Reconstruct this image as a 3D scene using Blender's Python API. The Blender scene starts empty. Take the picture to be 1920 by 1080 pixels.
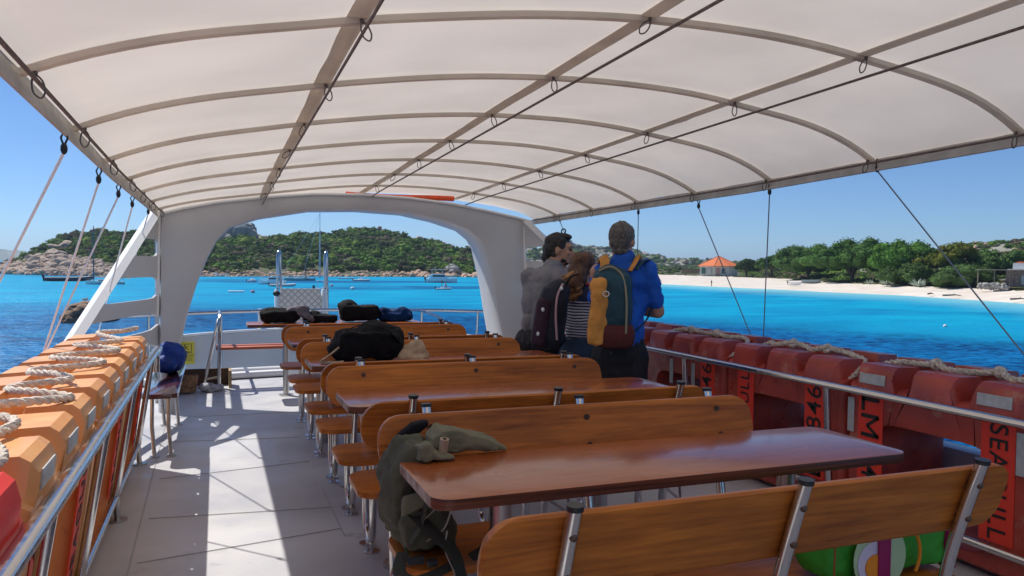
import bpy, bmesh, math, random
import numpy as np
from mathutils import Vector, Matrix, noise, Euler
random.seed(7); np.random.seed(7)
PI=math.pi
sc=bpy.context.scene; COL=sc.collection
# ------------------------------------------------------------------ camera, sky, sun, exposure
H=1.42; FPX=1443.; YAW,PIT,ROL=.3663,.0301,.0118
cy,sy=math.cos(YAW),math.sin(YAW)
_fw=Vector((sy*math.cos(PIT),cy*math.cos(PIT),-math.sin(PIT))); _r=Vector((cy,-sy,0)); _u=_r.cross(_fw)
c_,s_=math.cos(ROL),math.sin(ROL)
AX,AY,AZ=c_*_r+s_*_u,-s_*_r+c_*_u,-_fw
cam=bpy.data.cameras.new('camera'); cam.sensor_width=36; cam.lens=36*FPX/1920; cam.clip_end=9000; cam.clip_start=.05
co=bpy.data.objects.new('camera',cam); COL.objects.link(co)
M3=Matrix((AX,AY,AZ)).transposed(); co.matrix_world=Matrix.Translation((0,0,H))@M3.to_4x4(); sc.camera=co
SUNV=Vector((-.447,.60,1.0)).normalized()          # towards the sun
w=bpy.data.worlds.new('World'); sc.world=w; w.use_nodes=True; nt=w.node_tree
sky=nt.nodes.new('ShaderNodeTexSky'); sky.sky_type='NISHITA'; sky.sun_disc=False
sky.sun_elevation=math.asin(SUNV.z); sky.sun_rotation=math.atan2(SUNV.x,SUNV.y)
sky.altitude=0; sky.air_density=.75; sky.dust_density=.0; sky.ozone_density=2.6
bg=nt.nodes['Background']; bg.inputs[1].default_value=.11
tn=nt.nodes.new('ShaderNodeMix'); tn.data_type='RGBA'; tn.blend_type='MULTIPLY'; tn.inputs[0].default_value=1; tn.inputs[7].default_value=(.52,.70,.92,1)
nt.links.new(sky.outputs[0],tn.inputs[6]); nt.links.new(tn.outputs[2],bg.inputs[0])
sl=bpy.data.lights.new('sun','SUN'); sl.energy=5.0; sl.angle=math.radians(.53); sl.color=(1,.955,.88)
so=bpy.data.objects.new('sun',sl); COL.objects.link(so); so.rotation_euler=SUNV.to_track_quat('Z','Y').to_euler()
sc.view_settings.view_transform='Standard'; sc.view_settings.look='None'; sc.view_settings.gamma=1
sc.view_settings.exposure=.2
sc.cycles.max_bounces=8; sc.cycles.diffuse_bounces=4; sc.cycles.transmission_bounces=6; sc.cycles.transparent_max_bounces=8
try: sc.cycles.use_denoising=True
except Exception: pass
SEA=-3.3
def ray(px,py):
    d=M3@Vector(((px-960)/FPX,-(py-540)/FPX,-1)); return d
def far(px,py,r):                                  # real point at horizontal range r seen at photo pixel
    d=ray(px,py); k=r/math.hypot(d.x,d.y); return Vector((d.x*k,d.y*k,H+d.z*k))
def sea(px,py,z=SEA):
    d=ray(px,py); k=(z-H)/d.z; return Vector((d.x*k,d.y*k,z))
def srange(px,py,z=SEA): p=sea(px,py,z); return math.hypot(p.x,p.y)
# ------------------------------------------------------------------ materials
MATS={}
def N(nt,t,**k):
    n=nt.nodes.new('ShaderNode'+t)
    for a,b in k.items(): setattr(n,a,b)
    return n
def mat(name,col,rough=.5,metal=0,var=0,vs=3.,bump=0,bs=30.,col2=None,spec=.5,stretch=None,coat=0,trans=0,vc=False,detail=4,rvar=0,bd=.01,grunge=None,world=False):
    if name in MATS: return MATS[name]
    m=bpy.data.materials.new(name); m.use_nodes=True; t=m.node_tree; b=t.nodes['Principled BSDF']; L=t.links.new
    b.inputs['Roughness'].default_value=rough; b.inputs['Metallic'].default_value=metal
    b.inputs['Specular IOR Level'].default_value=spec; b.inputs['Coat Weight'].default_value=coat; b.inputs['Coat Roughness'].default_value=.08
    tc=N(t,'TexCoord'); mp=N(t,'Mapping'); oi=N(t,'ObjectInfo')
    if stretch: mp.inputs['Scale'].default_value=stretch
    if world:
        g=N(t,'NewGeometry'); L(g.outputs['Position'],mp.inputs[0])
    else:
        L(tc.outputs['Object'],mp.inputs[0])
        ad=N(t,'VectorMath',operation='SCALE'); cb=N(t,'CombineXYZ')
        for i in range(3): L(oi.outputs['Random'],cb.inputs[i])
        L(cb.outputs[0],ad.inputs[0]); ad.inputs['Scale'].default_value=37.; L(ad.outputs[0],mp.inputs['Location'])
    c1=(*col,1); src=None
    if var or col2:
        n=N(t,'TexNoise'); n.inputs['Scale'].default_value=vs; n.inputs['Detail'].default_value=detail; L(mp.outputs[0],n.inputs[0])
        r=N(t,'ValToRGB'); r.color_ramp.elements[0].position=.34; r.color_ramp.elements[1].position=.66
        if col2: a,bb=col2,col
        else: a=[v*(1-var) for v in col]; bb=[min(1,v*(1+var)) for v in col]
        r.color_ramp.elements[0].color=(*a,1); r.color_ramp.elements[1].color=(*bb,1)
        L(n.outputs[0],r.inputs[0]); src=r.outputs[0]
    if vc:
        at=N(t,'Attribute',attribute_name='Col'); mx=N(t,'Mix',data_type='RGBA',blend_type='MULTIPLY'); mx.inputs[0].default_value=1
        if src: L(src,mx.inputs[6])
        else: mx.inputs[6].default_value=c1
        L(at.outputs['Color'],mx.inputs[7]); src=mx.outputs[2]
    if grunge:   # (colour, amount threshold, scale)
        n=N(t,'TexNoise'); n.inputs['Scale'].default_value=grunge[2]; n.inputs['Detail'].default_value=8; n.inputs['Roughness'].default_value=.7
        L(mp.outputs[0],n.inputs[0]); r=N(t,'ValToRGB'); r.color_ramp.elements[0].position=grunge[1]; r.color_ramp.elements[1].position=grunge[1]+.12
        L(n.outputs[0],r.inputs[0]); mx=N(t,'Mix',data_type='RGBA'); L(r.outputs[0],mx.inputs[0])
        if src: L(src,mx.inputs[6])
        else: mx.inputs[6].default_value=c1
        mx.inputs[7].default_value=(*grunge[0],1); src=mx.outputs[2]
    if src: L(src,b.inputs['Base Color'])
    else: b.inputs['Base Color'].default_value=c1
    if rvar:
        n=N(t,'TexNoise'); n.inputs['Scale'].default_value=vs*2.3; n.inputs['Detail'].default_value=6; L(mp.outputs[0],n.inputs[0])
        mr=N(t,'MapRange'); mr.inputs[3].default_value=max(0,rough-rvar); mr.inputs[4].default_value=min(1,rough+rvar); mr.inputs[1].default_value=.3; mr.inputs[2].default_value=.7
        L(n.outputs[0],mr.inputs[0]); L(mr.outputs[0],b.inputs['Roughness'])
    if bump:
        n=N(t,'TexNoise'); n.inputs['Scale'].default_value=bs; n.inputs['Detail'].default_value=6; L(mp.outputs[0],n.inputs[0])
        bp=N(t,'Bump'); bp.inputs['Strength'].default_value=bump; bp.inputs['Distance'].default_value=bd; L(n.outputs[0],bp.inputs['Height']); L(bp.outputs[0],b.inputs['Normal'])
    if trans:
        out=t.nodes['Material Output']; tr=N(t,'BsdfTranslucent'); ms=N(t,'MixShader'); ms.inputs[0].default_value=trans
        if src: L(src,tr.inputs[0])
        else: tr.inputs[0].default_value=c1
        L(b.outputs[0],ms.inputs[1]); L(tr.outputs[0],ms.inputs[2]); L(ms.outputs[0],out.inputs[0])
    MATS[name]=m; return m
def wood_mat(name,light,dark,rough,coat,grain=(1.1,14,14),rings=2.2,bmp=.12):
    m=bpy.data.materials.new(name); m.use_nodes=True; t=m.node_tree; b=t.nodes['Principled BSDF']; L=t.links.new
    tc=N(t,'TexCoord'); oi=N(t,'ObjectInfo'); mp=N(t,'Mapping'); cb=N(t,'CombineXYZ'); ad=N(t,'VectorMath',operation='SCALE')
    for i in range(3): L(oi.outputs['Random'],cb.inputs[i])
    L(cb.outputs[0],ad.inputs[0]); ad.inputs['Scale'].default_value=53.; L(ad.outputs[0],mp.inputs['Location']); L(tc.outputs['Object'],mp.inputs[0])
    mp.inputs['Scale'].default_value=grain
    big=N(t,'TexNoise'); big.inputs['Scale'].default_value=.55; big.inputs['Detail'].default_value=3; big.inputs['Distortion'].default_value=2.4; L(mp.outputs[0],big.inputs[0])
    mm=N(t,'Math',operation='MULTIPLY'); mm.inputs[1].default_value=rings*9; L(big.outputs[0],mm.inputs[0])
    sn=N(t,'Math',operation='SINE'); L(mm.outputs[0],sn.inputs[0])
    fine=N(t,'TexNoise'); fine.inputs['Scale'].default_value=5; fine.inputs['Detail'].default_value=8; fine.inputs['Roughness'].default_value=.65; L(mp.outputs[0],fine.inputs[0])
    m1=N(t,'MapRange'); m1.inputs[1].default_value=-1; m1.inputs[2].default_value=1; m1.inputs[3].default_value=0; m1.inputs[4].default_value=.22; L(sn.outputs[0],m1.inputs[0])
    ad2=N(t,'Math',operation='ADD'); L(m1.outputs[0],ad2.inputs[0]); L(fine.outputs[0],ad2.inputs[1])
    mp2=N(t,'Mapping'); L(tc.outputs['Object'],mp2.inputs[0]); L(ad.outputs[0],mp2.inputs['Location']); mp2.inputs['Scale'].default_value=(1.2,3,3)
    bl=N(t,'TexNoise'); bl.inputs['Scale'].default_value=1.4; bl.inputs['Detail'].default_value=3; L(mp2.outputs[0],bl.inputs[0])
    ad3=N(t,'Math',operation='ADD'); L(ad2.outputs[0],ad3.inputs[0]); L(bl.outputs[0],ad3.inputs[1])
    r=N(t,'ValToRGB'); e=r.color_ramp.elements; e[0].position=.28; e[0].color=(*dark,1); e[1].position=.62; e[1].color=(*light,1)
    hv=N(t,'Math',operation='MULTIPLY'); hv.inputs[1].default_value=.41; L(ad3.outputs[0],hv.inputs[0]); L(hv.outputs[0],r.inputs[0]); L(r.outputs[0],b.inputs['Base Color'])
    mr=N(t,'MapRange'); mr.inputs[1].default_value=.35; mr.inputs[2].default_value=.65; mr.inputs[3].default_value=rough*.8; mr.inputs[4].default_value=rough*1.25
    L(bl.outputs[0],mr.inputs[0]); L(mr.outputs[0],b.inputs['Roughness'])
    b.inputs['Coat Weight'].default_value=coat; b.inputs['Coat Roughness'].default_value=rough*.5; b.inputs['Specular IOR Level'].default_value=.26
    bp=N(t,'Bump'); bp.inputs['Strength'].default_value=bmp; bp.inputs['Distance'].default_value=.002; L(fine.outputs[0],bp.inputs['Height']); L(bp.outputs[0],b.inputs['Normal'])
    MATS[name]=m; return m
WOOD=wood_mat('varnished_wood',(.60,.19,.026),(.19,.045,.007),.40,.06)
TWOOD=wood_mat('table_veneer',(.46,.13,.028),(.26,.058,.014),.24,.45,grain=(1.1,9,9),rings=1.,bmp=.02)
PLYE=mat('ply_edge',(.10,.028,.012),.4,var=.6,vs=2,stretch=(1,1,55))
WORN=mat('worn_edge',(.42,.33,.27),.6,col2=(.15,.06,.03),vs=22)
STEEL=mat('stainless_steel',(.62,.61,.60),.2,1,rvar=.08,vs=12)
STEELB=mat('brushed_steel',(.55,.54,.52),.35,1,rvar=.1,vs=8)
CAP=mat('black_plastic_cap',(.012,.012,.015),.4)
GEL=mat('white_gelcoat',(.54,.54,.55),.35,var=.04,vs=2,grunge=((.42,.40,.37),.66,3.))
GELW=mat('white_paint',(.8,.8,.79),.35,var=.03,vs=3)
BLKR=mat('black_rubber',(.02,.02,.022),.6)
# ------------------------------------------------------------------ objects
def tag(o,label=None,cat=None,group=None,kind=None):
    if label: o['label']=label
    if cat: o['category']=cat
    if group: o['group']=group
    if kind: o['kind']=kind
    return o
def E(name,loc=(0,0,0),label=None,cat=None,group=None,rz=0):
    o=bpy.data.objects.new(name,None); o.location=loc; o.rotation_euler=(0,0,rz); o.empty_display_size=.1; COL.objects.link(o)
    return tag(o,label,cat,group)
def link(name,me,m,parent=None,world=True,loc=None,label=None):
    o=bpy.data.objects.new(name,me); COL.objects.link(o)
    if m and not me.materials: me.materials.append(m)
    if parent:
        o.parent=parent
        if world:
            r=parent; off=Vector((0,0,0))
            while r: off+=Vector(r.location); r=r.parent
            me.transform(Matrix.Translation(-off))
    if loc: o.location=loc
    if label: o['label']=label
    return o
def copy_tree(o,parent=None):
    c=o.copy(); COL.objects.link(c); c.parent=parent
    for ch in list(o.children): copy_tree(ch,c)
    return c
def orient(d):
    return Vector(d).normalized().to_track_quat('Z','Y').to_matrix().to_4x4()
class MB:
    def __init__(s): s.b=bmesh.new(); s.mi=0
    def _n(s,vs):
        if s.mi:
            fs=set(f for v in vs for f in v.link_faces)
            for f in fs: f.material_index=s.mi
    def box(s,c,d,rot=None,bev=0,seg=2):
        m=Matrix.Translation(c)@(rot.to_4x4() if rot else Matrix())@Matrix.Diagonal((*d,1))
        vs=bmesh.ops.create_cube(s.b,size=1,matrix=m)['verts']
        if bev:
            es=list({e for v in vs for e in v.link_edges}); r=bmesh.ops.bevel(s.b,geom=es,offset=bev,segments=seg,affect='EDGES',profile=.6); vs=r['verts']
        s._n(vs); return s
    def cyl(s,p,q,r,r2=None,n=14,caps=True):
        p,q=Vector(p),Vector(q); d=q-p
        vs=bmesh.ops.create_cone(s.b,cap_ends=caps,segments=n,radius1=r,radius2=r if r2 is None else r2,depth=d.length,matrix=Matrix.Translation((p+q)/2)@orient(d))['verts']; s._n(vs); return s
    def ball(s,c,r,u=14,v=9,rot=None):
        if not hasattr(r,'__len__'): r=(r,r,r)
        vs=bmesh.ops.create_uvsphere(s.b,u_segments=u,v_segments=v,radius=1,matrix=Matrix.Translation(c)@(rot.to_4x4() if rot else Matrix())@Matrix.Diagonal((*r,1)))['verts']; s._n(vs); return s
    def cap(s,p,q,r,r2=None,n=14):
        r2=r if r2 is None else r2; s.cyl(p,q,r,r2,n); s.ball(p,r*1.001,n,8); s.ball(q,r2*1.001,n,8); return s
    def tube(s,pts,r,n=8,closed=False,flat=None):
        pts=[Vector(p) for p in pts]; m=len(pts); rings=[]; prev=None
        for i,p in enumerate(pts):
            a=pts[(i-1)%m] if (closed or i>0) else p; b=pts[(i+1)%m] if (closed or i<m-1) else p
            d=(b-a).normalized()
            if prev is None:
                u=d.cross(Vector((0,0,1)))
                if u.length<.2: u=d.cross(Vector((1,0,0)))
            else: u=prev-d*prev.dot(d)
            u.normalize(); v=d.cross(u); prev=u
            rr=r[i] if hasattr(r,'__len__') else r
            fl=flat or (1,1)
            rings.append([s.b.verts.new(p+u*math.cos(t)*rr*fl[0]+v*math.sin(t)*rr*fl[1]) for t in [2*PI*k/n for k in range(n)]])
        for i in range(m if closed else m-1):
            A,B=rings[i],rings[(i+1)%m]
            for k in range(n):
                f=s.b.faces.new((A[k],A[(k+1)%n],B[(k+1)%n],B[k])); f.material_index=s.mi
        if not closed:
            for A,rev in ((rings[0],1),(rings[-1],0)):
                f=s.b.faces.new(A[::-1] if rev else A); f.material_index=s.mi
        return s
    def prism(s,outline,axis,a,b,bev=0):   # outline 2D; extruded along axis 0/1/2 from a to b
        def P(q,t):
            if axis==0: return (t,q[0],q[1])
            if axis==1: return (q[0],t,q[1])
            return (q[0],q[1],t)
        A=[s.b.verts.new(P(q,a)) for q in outline]; B=[s.b.verts.new(P(q,b)) for q in outline]; n=len(A)
        fs=[s.b.faces.new(A),s.b.faces.new(B[::-1])]
        for k in range(n): fs.append(s.b.faces.new((A[k],B[k],B[(k+1)%n],A[(k+1)%n])))
        bmesh.ops.recalc_face_normals(s.b,faces=fs)
        for f in fs: f.material_index=s.mi
        if bev:
            es=[e for f in fs[:2] for e in f.edges]; bmesh.ops.bevel(s.b,geom=es,offset=bev,segments=2,affect='EDGES',profile=.6)
        return s
    def mesh(s,name,smooth=True,ang=40):
        me=bpy.data.meshes.new(name); s.b.normal_update(); s.b.to_mesh(me); s.b.free()
        if smooth:
            me.shade_smooth()
            try: me.set_sharp_from_angle(angle=math.radians(ang))
            except Exception: pass
        return me
    def build(s,name,m,parent=None,world=True,smooth=True,label=None,mats=None,ang=40):
        me=s.mesh(name,smooth,ang)
        if mats:
            for x in mats: me.materials.append(x)
        return link(name,me,m,parent,world,label=label)
def rrect(x0,y0,x1,y1,r,n=6):
    rs=r if hasattr(r,'__len__') else [r]*4; o=[]
    for (cx,cyy,a0,rr) in ((x1-rs[0],y1-rs[0],0,rs[0]),(x0+rs[1],y1-rs[1],90,rs[1]),(x0+rs[2],y0+rs[2],180,rs[2]),(x1-rs[3],y0+rs[3],270,rs[3])):
        for k in range(n+1):
            a=math.radians(a0+90*k/n); o.append((cx+rr*math.cos(a),cyy+rr*math.sin(a)))
    return o
def smoothpath(pts,n=8,closed=False):
    pts=[Vector(p) for p in pts]; o=[]; m=len(pts)
    rng=range(m) if closed else range(m-1)
    for i in rng:
        p0=pts[(i-1)%m] if closed or i>0 else pts[0]; p1=pts[i]; p2=pts[(i+1)%m]; p3=pts[(i+2)%m] if closed or i<m-2 else pts[-1]
        for k in range(n):
            t=k/n; o.append(.5*((2*p1)+(p2-p0)*t+(2*p0-5*p1+4*p2-p3)*t*t+(3*p1-p0-3*p2+p3)*t**3))
    if not closed: o.append(pts[-1])
    return o
def organic(name,mb,voxel,m,parent=None,smooth=4,disp=0,dscale=4,label=None,world=True,deci=None,seed=0,fold=None):
    me=mb.mesh('tmp',False); o=bpy.data.objects.new('tmp',me); COL.objects.link(o)
    r=o.modifiers.new('r','REMESH'); r.mode='VOXEL'; r.voxel_size=voxel
    if smooth: k=o.modifiers.new('s','SMOOTH'); k.iterations=smooth; k.factor=.5
    dg=bpy.context.evaluated_depsgraph_get(); dg.update(); ev=o.evaluated_get(dg)
    nm=bpy.data.meshes.new_from_object(ev); bpy.data.objects.remove(o); bpy.data.meshes.remove(me)
    if disp or fold:
        nrm=[v.normal.copy() for v in nm.vertices]
        for v,n in zip(nm.vertices,nrm):
            d=0
            if disp: d+=disp*noise.fractal(v.co*dscale+Vector((seed,seed*2,0)),1,2,4)
            if fold:
                f1=Vector((v.co.x*fold[1],v.co.y*fold[1],v.co.z*fold[2]))+Vector((seed,3,1)); f1+=Vector((1,1,1))*noise.noise(f1*.6)*.8
                d+=fold[0]*((abs(noise.noise(f1))-.3)+.5*(abs(noise.noise(f1*2.3+Vector((7,1,3))))-.3)+.22*(abs(noise.noise(f1*5.1))-.3))
            v.co+=n*d
    nm.name=name; nm.shade_smooth()
    return link(name,nm,m,parent,world,label=label)
def rawmesh(name,V,F,m,parent=None,cols=None,smooth=False,world=False,label=None):
    V=np.asarray(V,np.float32).reshape(-1,3); F=np.asarray(F,np.int32); k=F.shape[1]; n=F.shape[0]
    me=bpy.data.meshes.new(name); me.vertices.add(len(V)); me.vertices.foreach_set('co',V.ravel())
    me.loops.add(n*k); me.loops.foreach_set('vertex_index',F.ravel()); me.polygons.add(n)
    me.polygons.foreach_set('loop_start',np.arange(0,n*k,k,dtype=np.int32)); me.polygons.foreach_set('loop_total',np.full(n,k,np.int32))
    me.polygons.foreach_set('use_smooth',np.full(n,smooth,bool))
    me.update(calc_edges=True); me.validate()
    if cols is not None:
        a=me.color_attributes.new('Col','FLOAT_COLOR','POINT'); c=np.ones((len(V),4),np.float32); c[:,:3]=cols; a.data.foreach_set('color',c.ravel())
    return link(name,me,m,parent,world,label=label)
def text_mesh(body,size,ext=.002):
    if body.startswith('LM'):      # stencil L and M drawn as bars, digits from the font
        b=bmesh.new(); S=size*.36; W=size*.62; th=size*.13
        def bar(p,q,w=th):
            p,q=Vector((*p,0)),Vector((*q,0)); d=q-p; a=math.atan2(d.y,d.x)
            bmesh.ops.create_cube(b,size=1,matrix=Matrix.Translation((p+q)/2)@Matrix.Rotation(a,4,'Z')@Matrix.Diagonal((d.length+w*.0,w,ext*2,1)))
        bar((th/2,-S),(th/2,S)); bar((0,-S+th/2),(W*.75,-S+th/2))
        x0=W*1.0; bar((x0,-S),(x0,S)); bar((x0+W,-S),(x0+W,S)); bar((x0,S*.95),(x0+W/2,-S*.35),th*.8); bar((x0+W/2,-S*.35),(x0+W,S*.95),th*.8)
        me=text_mesh(body[3:],size,ext); me.transform(Matrix.Translation((x0+W*1.6,0,0))); b.from_mesh(me); bpy.data.meshes.remove(me)
        me=bpy.data.meshes.new('lm'); b.to_mesh(me); b.free(); return me
    cu=bpy.data.curves.new('t','FONT'); cu.body=body; cu.size=size; cu.extrude=ext; cu.align_x='LEFT'; cu.align_y='CENTER'; cu.offset=size*.002; cu.space_character=1.12
    o=bpy.data.objects.new('t',cu); COL.objects.link(o); dg=bpy.context.evaluated_depsgraph_get(); dg.update()
    me=bpy.data.meshes.new_from_object(o.evaluated_get(dg)); bpy.data.objects.remove(o); bpy.data.curves.remove(cu); return me
# ================================================================== SETTING: deck
DECK=mat('deck_paint',(.54,.54,.555),.42,col2=(.43,.43,.45),vs=1.7,bump=.25,bs=260,bd=.001,detail=7,rvar=.14,grunge=((.34,.335,.33),.60,4.5))
bowx0,bowx1=-1.0,3.75
def bow_y(x): t=(x-1.37)/2.6; return 9.98-.62*t*t
ol=[(-1.1,-3),(4.0,-3)]+[(x,bow_y(x)) for x in np.linspace(4.0,-1.1,25)]
d=MB().prism(ol,2,-.12,0.).build('deck',DECK,smooth=False); tag(d,kind='structure')
# panel seams and the raised white nosing along the edge are their own thin pieces
seam=MB()
for (x0,y0,x1,y1) in [(-.35,4.62,.62,4.5),(-.35,5.45,.62,5.6),(-.35,3.95,.62,4.12),(-.35,6.55,.62,6.4),(-.35,7.55,.75,7.5),(.62,4.0,.62,4.9),(-.34,.5,-.42,7.6),(-.35,3.3,.7,3.25)]:
    v=Vector((x1-x0,y1-y0,0)); seam.box(((x0+x1)/2,(y0+y1)/2,.0035),(v.length,.004,.003),Matrix.Rotation(math.atan2(v.y,v.x),3,'Z'))
tag(seam.build('deck_seam',mat('seam_dark',(.40,.40,.405),.6),smooth=False),kind='structure')
nose=MB().tube([(x,bow_y(x)-.02,.045) for x in np.linspace(-.9,3.9,30)],.045,8,flat=(1.3,1)).build('deck_nosing',GELW); tag(nose,kind='structure')
hull=MB().prism([(-1.25,-3),(4.12,-3)]+[(x,bow_y(x)-.12) for x in np.linspace(4.12,-1.25,20)],2,-3.9,-.125).build('boat_hull',GELW,smooth=False); tag(hull,kind='structure')
# outboard gunwale strips under the rafts
for nm,x,lab in (('gunwale',-1.16,'white painted gunwale strip outboard of the orange rafts'),('gunwale',4.02,'grey painted gunwale ledge outboard of the red rafts')):
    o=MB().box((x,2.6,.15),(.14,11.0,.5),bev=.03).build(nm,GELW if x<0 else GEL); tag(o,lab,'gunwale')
# ================================================================== rails
def rail(x,y0,y1,ztop,zlow,ys,label,side,sp):
    """sp: how far the posts splay outboard at the deck"""
    t=E('deck_railing',(x,y0,0),label,'railing'); X=lambda z:x+side*sp*(ztop-z)/ztop
    MB().tube(smoothpath([(x,y0,ztop),(x,y1-.12,ztop),(x,y1-.02,ztop-.03),(x,y1,ztop-.14)],6),.023,12,flat=(1.25,.9)).build('top_rail',STEEL,t)
    MB().tube([(X(zlow),y0,zlow),(X(zlow),y1-.15,zlow)],.019,12).build('lower_rail',STEEL,t)
    for y in ys:
        p=MB().cyl((X(zlow),y,zlow),(x,y,ztop),.019); p.build('post',STEEL,t)
        f=MB().cyl((X(0)+(.03 if side<0 else 0),y+.04,0),(X(zlow),y+.04,zlow),.017); f.cyl((X(0)+(.03 if side<0 else 0),y+.04,0),(X(0)+(.03 if side<0 else 0),y+.04,.01),.05,n=16); f.build('foot',STEELB,t)
rail(-.414,.4,6.08,.76,.14,[1.3,2.35,3.45,4.6,5.85],'polished steel railing running beside the orange rafts',-1,.12)
rail(3.23,.4,7.4,.76,.16,[1.0,2.05,3.42,4.84,6.2],'polished steel railing running in front of the dark red rafts',1,.05)
# ================================================================== benches and tables
def bench(fwd,x0,x1,label,first=None):
    """fwd=+1: the sitter looks ahead (+Y), seat beyond the backrest; origin under the backrest top"""
    s=fwd; t=E('slatless_bench',(0,0,0),label,'bench','varnished benches beside the tables'); t.name='bench'
    xm=(x0+x1)/2
    def Bk(x,z,dy=0): return (x,-s*(z-.885)*.32+dy*s,z)
    # backrest board: rounded rectangle standing in x/z, leaning
    o=rrect(x0,.688,x1,.885,[.085,.085,.085,.085],7); bb=bmesh.new()
    def ringv(d,y): return [bb.verts.new((min(max(q[0],x0+d),x1-d),-s*(q[1]-.885)*.32+y*s,min(max(q[1],.688+d),.885-d))) for q in o]
    R=[ringv(.006,0),ringv(0,.006),ringv(0,.020),ringv(.006,.026)]; n=len(o)
    for a in range(3):
        for k in range(n):
            f=bb.faces.new((R[a][k],R[a][(k+1)%n],R[a+1][(k+1)%n],R[a+1][k]))
    bb.faces.new(R[0]); bb.faces.new(R[3]); bmesh.ops.recalc_face_normals(bb,faces=bb.faces[:])
    m=MB(); m.b.free(); m.b=bb; m.build('backrest',WOOD,t)
    ya,yb=(.10,.47)
    so_=rrect(x0+.01,min(s*ya,s*yb),x1-.01,max(s*ya,s*yb),.09,6)
    m=MB().prism(so_,2,.475,.502,bev=.006); m.build('seat',WOOD,t)
    for i,fx in enumerate((x0+.19,xm+.02,x1-.17)):
        m=MB(); top=Bk(fx,.905,-.022); 
        m.tube(smoothpath([top,Bk(fx,.66,-.022),(fx,s*.085,.50),(fx,s*.11,.35),(fx,s*.13,.12),(fx,s*.19,.045),(fx,s*.27,.045),(fx,s*.32,.12),(fx,s*.32,.475)],5),.0175,10)
        for yy in (.17,.29): m.cyl((fx,s*yy,0),(fx,s*yy,.007),.04,n=16); m.cyl((fx,s*yy,0),(fx,s*yy,.045),.008)
        g=m.build('leg_frame',STEEL,t)
        c=MB().cyl((top[0],top[1],top[2]-.004),(top[0],top[1]-s*.001,top[2]+.008),.0195); c.build('post_cap',CAP,g)
        for zz in (.84,.74):
            b=MB(); q=Bk(fx,zz,-.036); b.ball(q,.010,8,6); q2=Bk(fx,zz,-.034); q3=Bk(fx,zz,.027); b.cyl(q2,q3,.0055); b.cyl(q3,(q3[0],q3[1]+s*.003,q3[2]),.012,n=10)
            b.build('bolt',mat('bolt_dark',(.12,.08,.06),.4,.7),g)
        k=MB().tube([(fx+.02,s*.13,.40),(fx+.16,s*.2,.30),(fx+.20,s*.28,.44)],.007,6); k.build('brace',STEELB,g)
    return t
def move(o,y,x=0,label=None,z=0):
    o.location=(x,y,z)
    if label: o['label']=label
    return o
BX0,BX1=.52,2.09
bF=bench(1,BX0,BX1,'nearest varnished bench, seen from behind with three steel posts and the green bag on it')
bB=bench(-1,BX0,BX1,'varnished bench holding the olive backpack, its backrest facing the camera')
near=copy_tree(bF); 
move(bF,1.49)
# the nearest bench is a little longer to the right
for ch in bF.children:
    if ch.name.startswith(('backrest','seat')):
        ch.data=ch.data.copy()
        for v in ch.data.vertices:
            if v.co.x>1.8: v.co.x+=.0
spots=[(near,2.93,'varnished bench back to back with the bench that holds the olive backpack'),
 (None,4.17,'varnished bench just beyond the bare middle table, its back to the camera'),
 (None,5.55,'varnished bench beyond the table with the big black bag, its back to the camera'),
 (None,6.86,'farthest varnished bench, half hidden under the high table with the four bundles')]
for o,y,l in spots:
    o=o or copy_tree(bF); move(o,y,label=l)
move(bB,2.68)
for y,l in ((4.03,'varnished bench beyond the bare middle table, its backrest facing the camera'),
            (5.31,'varnished bench behind the big black bag, its backrest facing the camera'),
            (6.62,'farthest bench whose backrest faces the camera, just before the high table')):
    move(copy_tree(bB),y,label=l)
def table(x0,x1,d,z,label,posts=2):
    t=E('dining_table',(0,0,0),label,'table','varnished dining tables bolted to the deck')
    o=rrect(x0,-d/2,x1,d/2,.06,6)
    m=MB(); m.prism(o,2,z-.032,z,bev=.005); tp=m.build('tabletop',TWOOD,t,mats=[TWOOD,PLYE,WORN])
    for f in tp.data.polygons:
        if abs(f.normal.z)<.5: f.material_index=2 if f.normal.x<-.93 else 1
    for fx in (x0+.27,x1-.33):
        m=MB().cyl((fx,0,0),(fx,0,z-.032),.032,n=20); m.cyl((fx,0,0),(fx,0,.012),.075,n=20); m.box((fx,0,z-.038),(.16,.3,.01)); m.build('leg',STEELB,t)
    return t
T1=table(.53,2.2,.46,.8,'nearest table, bare except the olive backpack draped at its left end'); 
tt=[(3.54,'second table from the camera, standing bare between two benches'),(4.93,'table with the big black bag and the tan cloth on it'),(6.22,'small visible corner of the empty table behind the big black bag')]
for y,l in tt: move(copy_tree(T1),y,label=l)
move(T1,2.16)
T5=table(.29,2.12,.46,.775,'farthest high table carrying four dark bundles side by side'); move(T5,8.5)
for ch in T5.children:
    if ch.name.startswith('leg'):
        ch.data=ch.data.copy(); ch.data.transform(Matrix.Translation((.13,0,0)))
        break
# little wooden shelf seat beside the far table's leg, and the dark bench by the arch
DK=mat('dark_gloss_wood',(.10,.035,.03),.12,coat=1,var=.4,vs=5)
t=E('side_bench',(-.32,6.7,0),'dark glossy narrow bench fixed beside the left arch leg','bench')
MB().prism(rrect(-.50,5.95,-.26,7.65,.05),2,.44,.475,bev=.006).build('seat',DK,t)
for yy in (6.15,7.3):
    for dx in (-.44,-.33):
        MB().tube([(dx,yy,.44),(dx+.0,yy-.04,.22),(dx+.02,yy-.08,0)],.014,8).cyl((dx+.02,yy-.08,0),(dx+.02,yy-.08,.008),.035).build('leg',STEELB,t)
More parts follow.
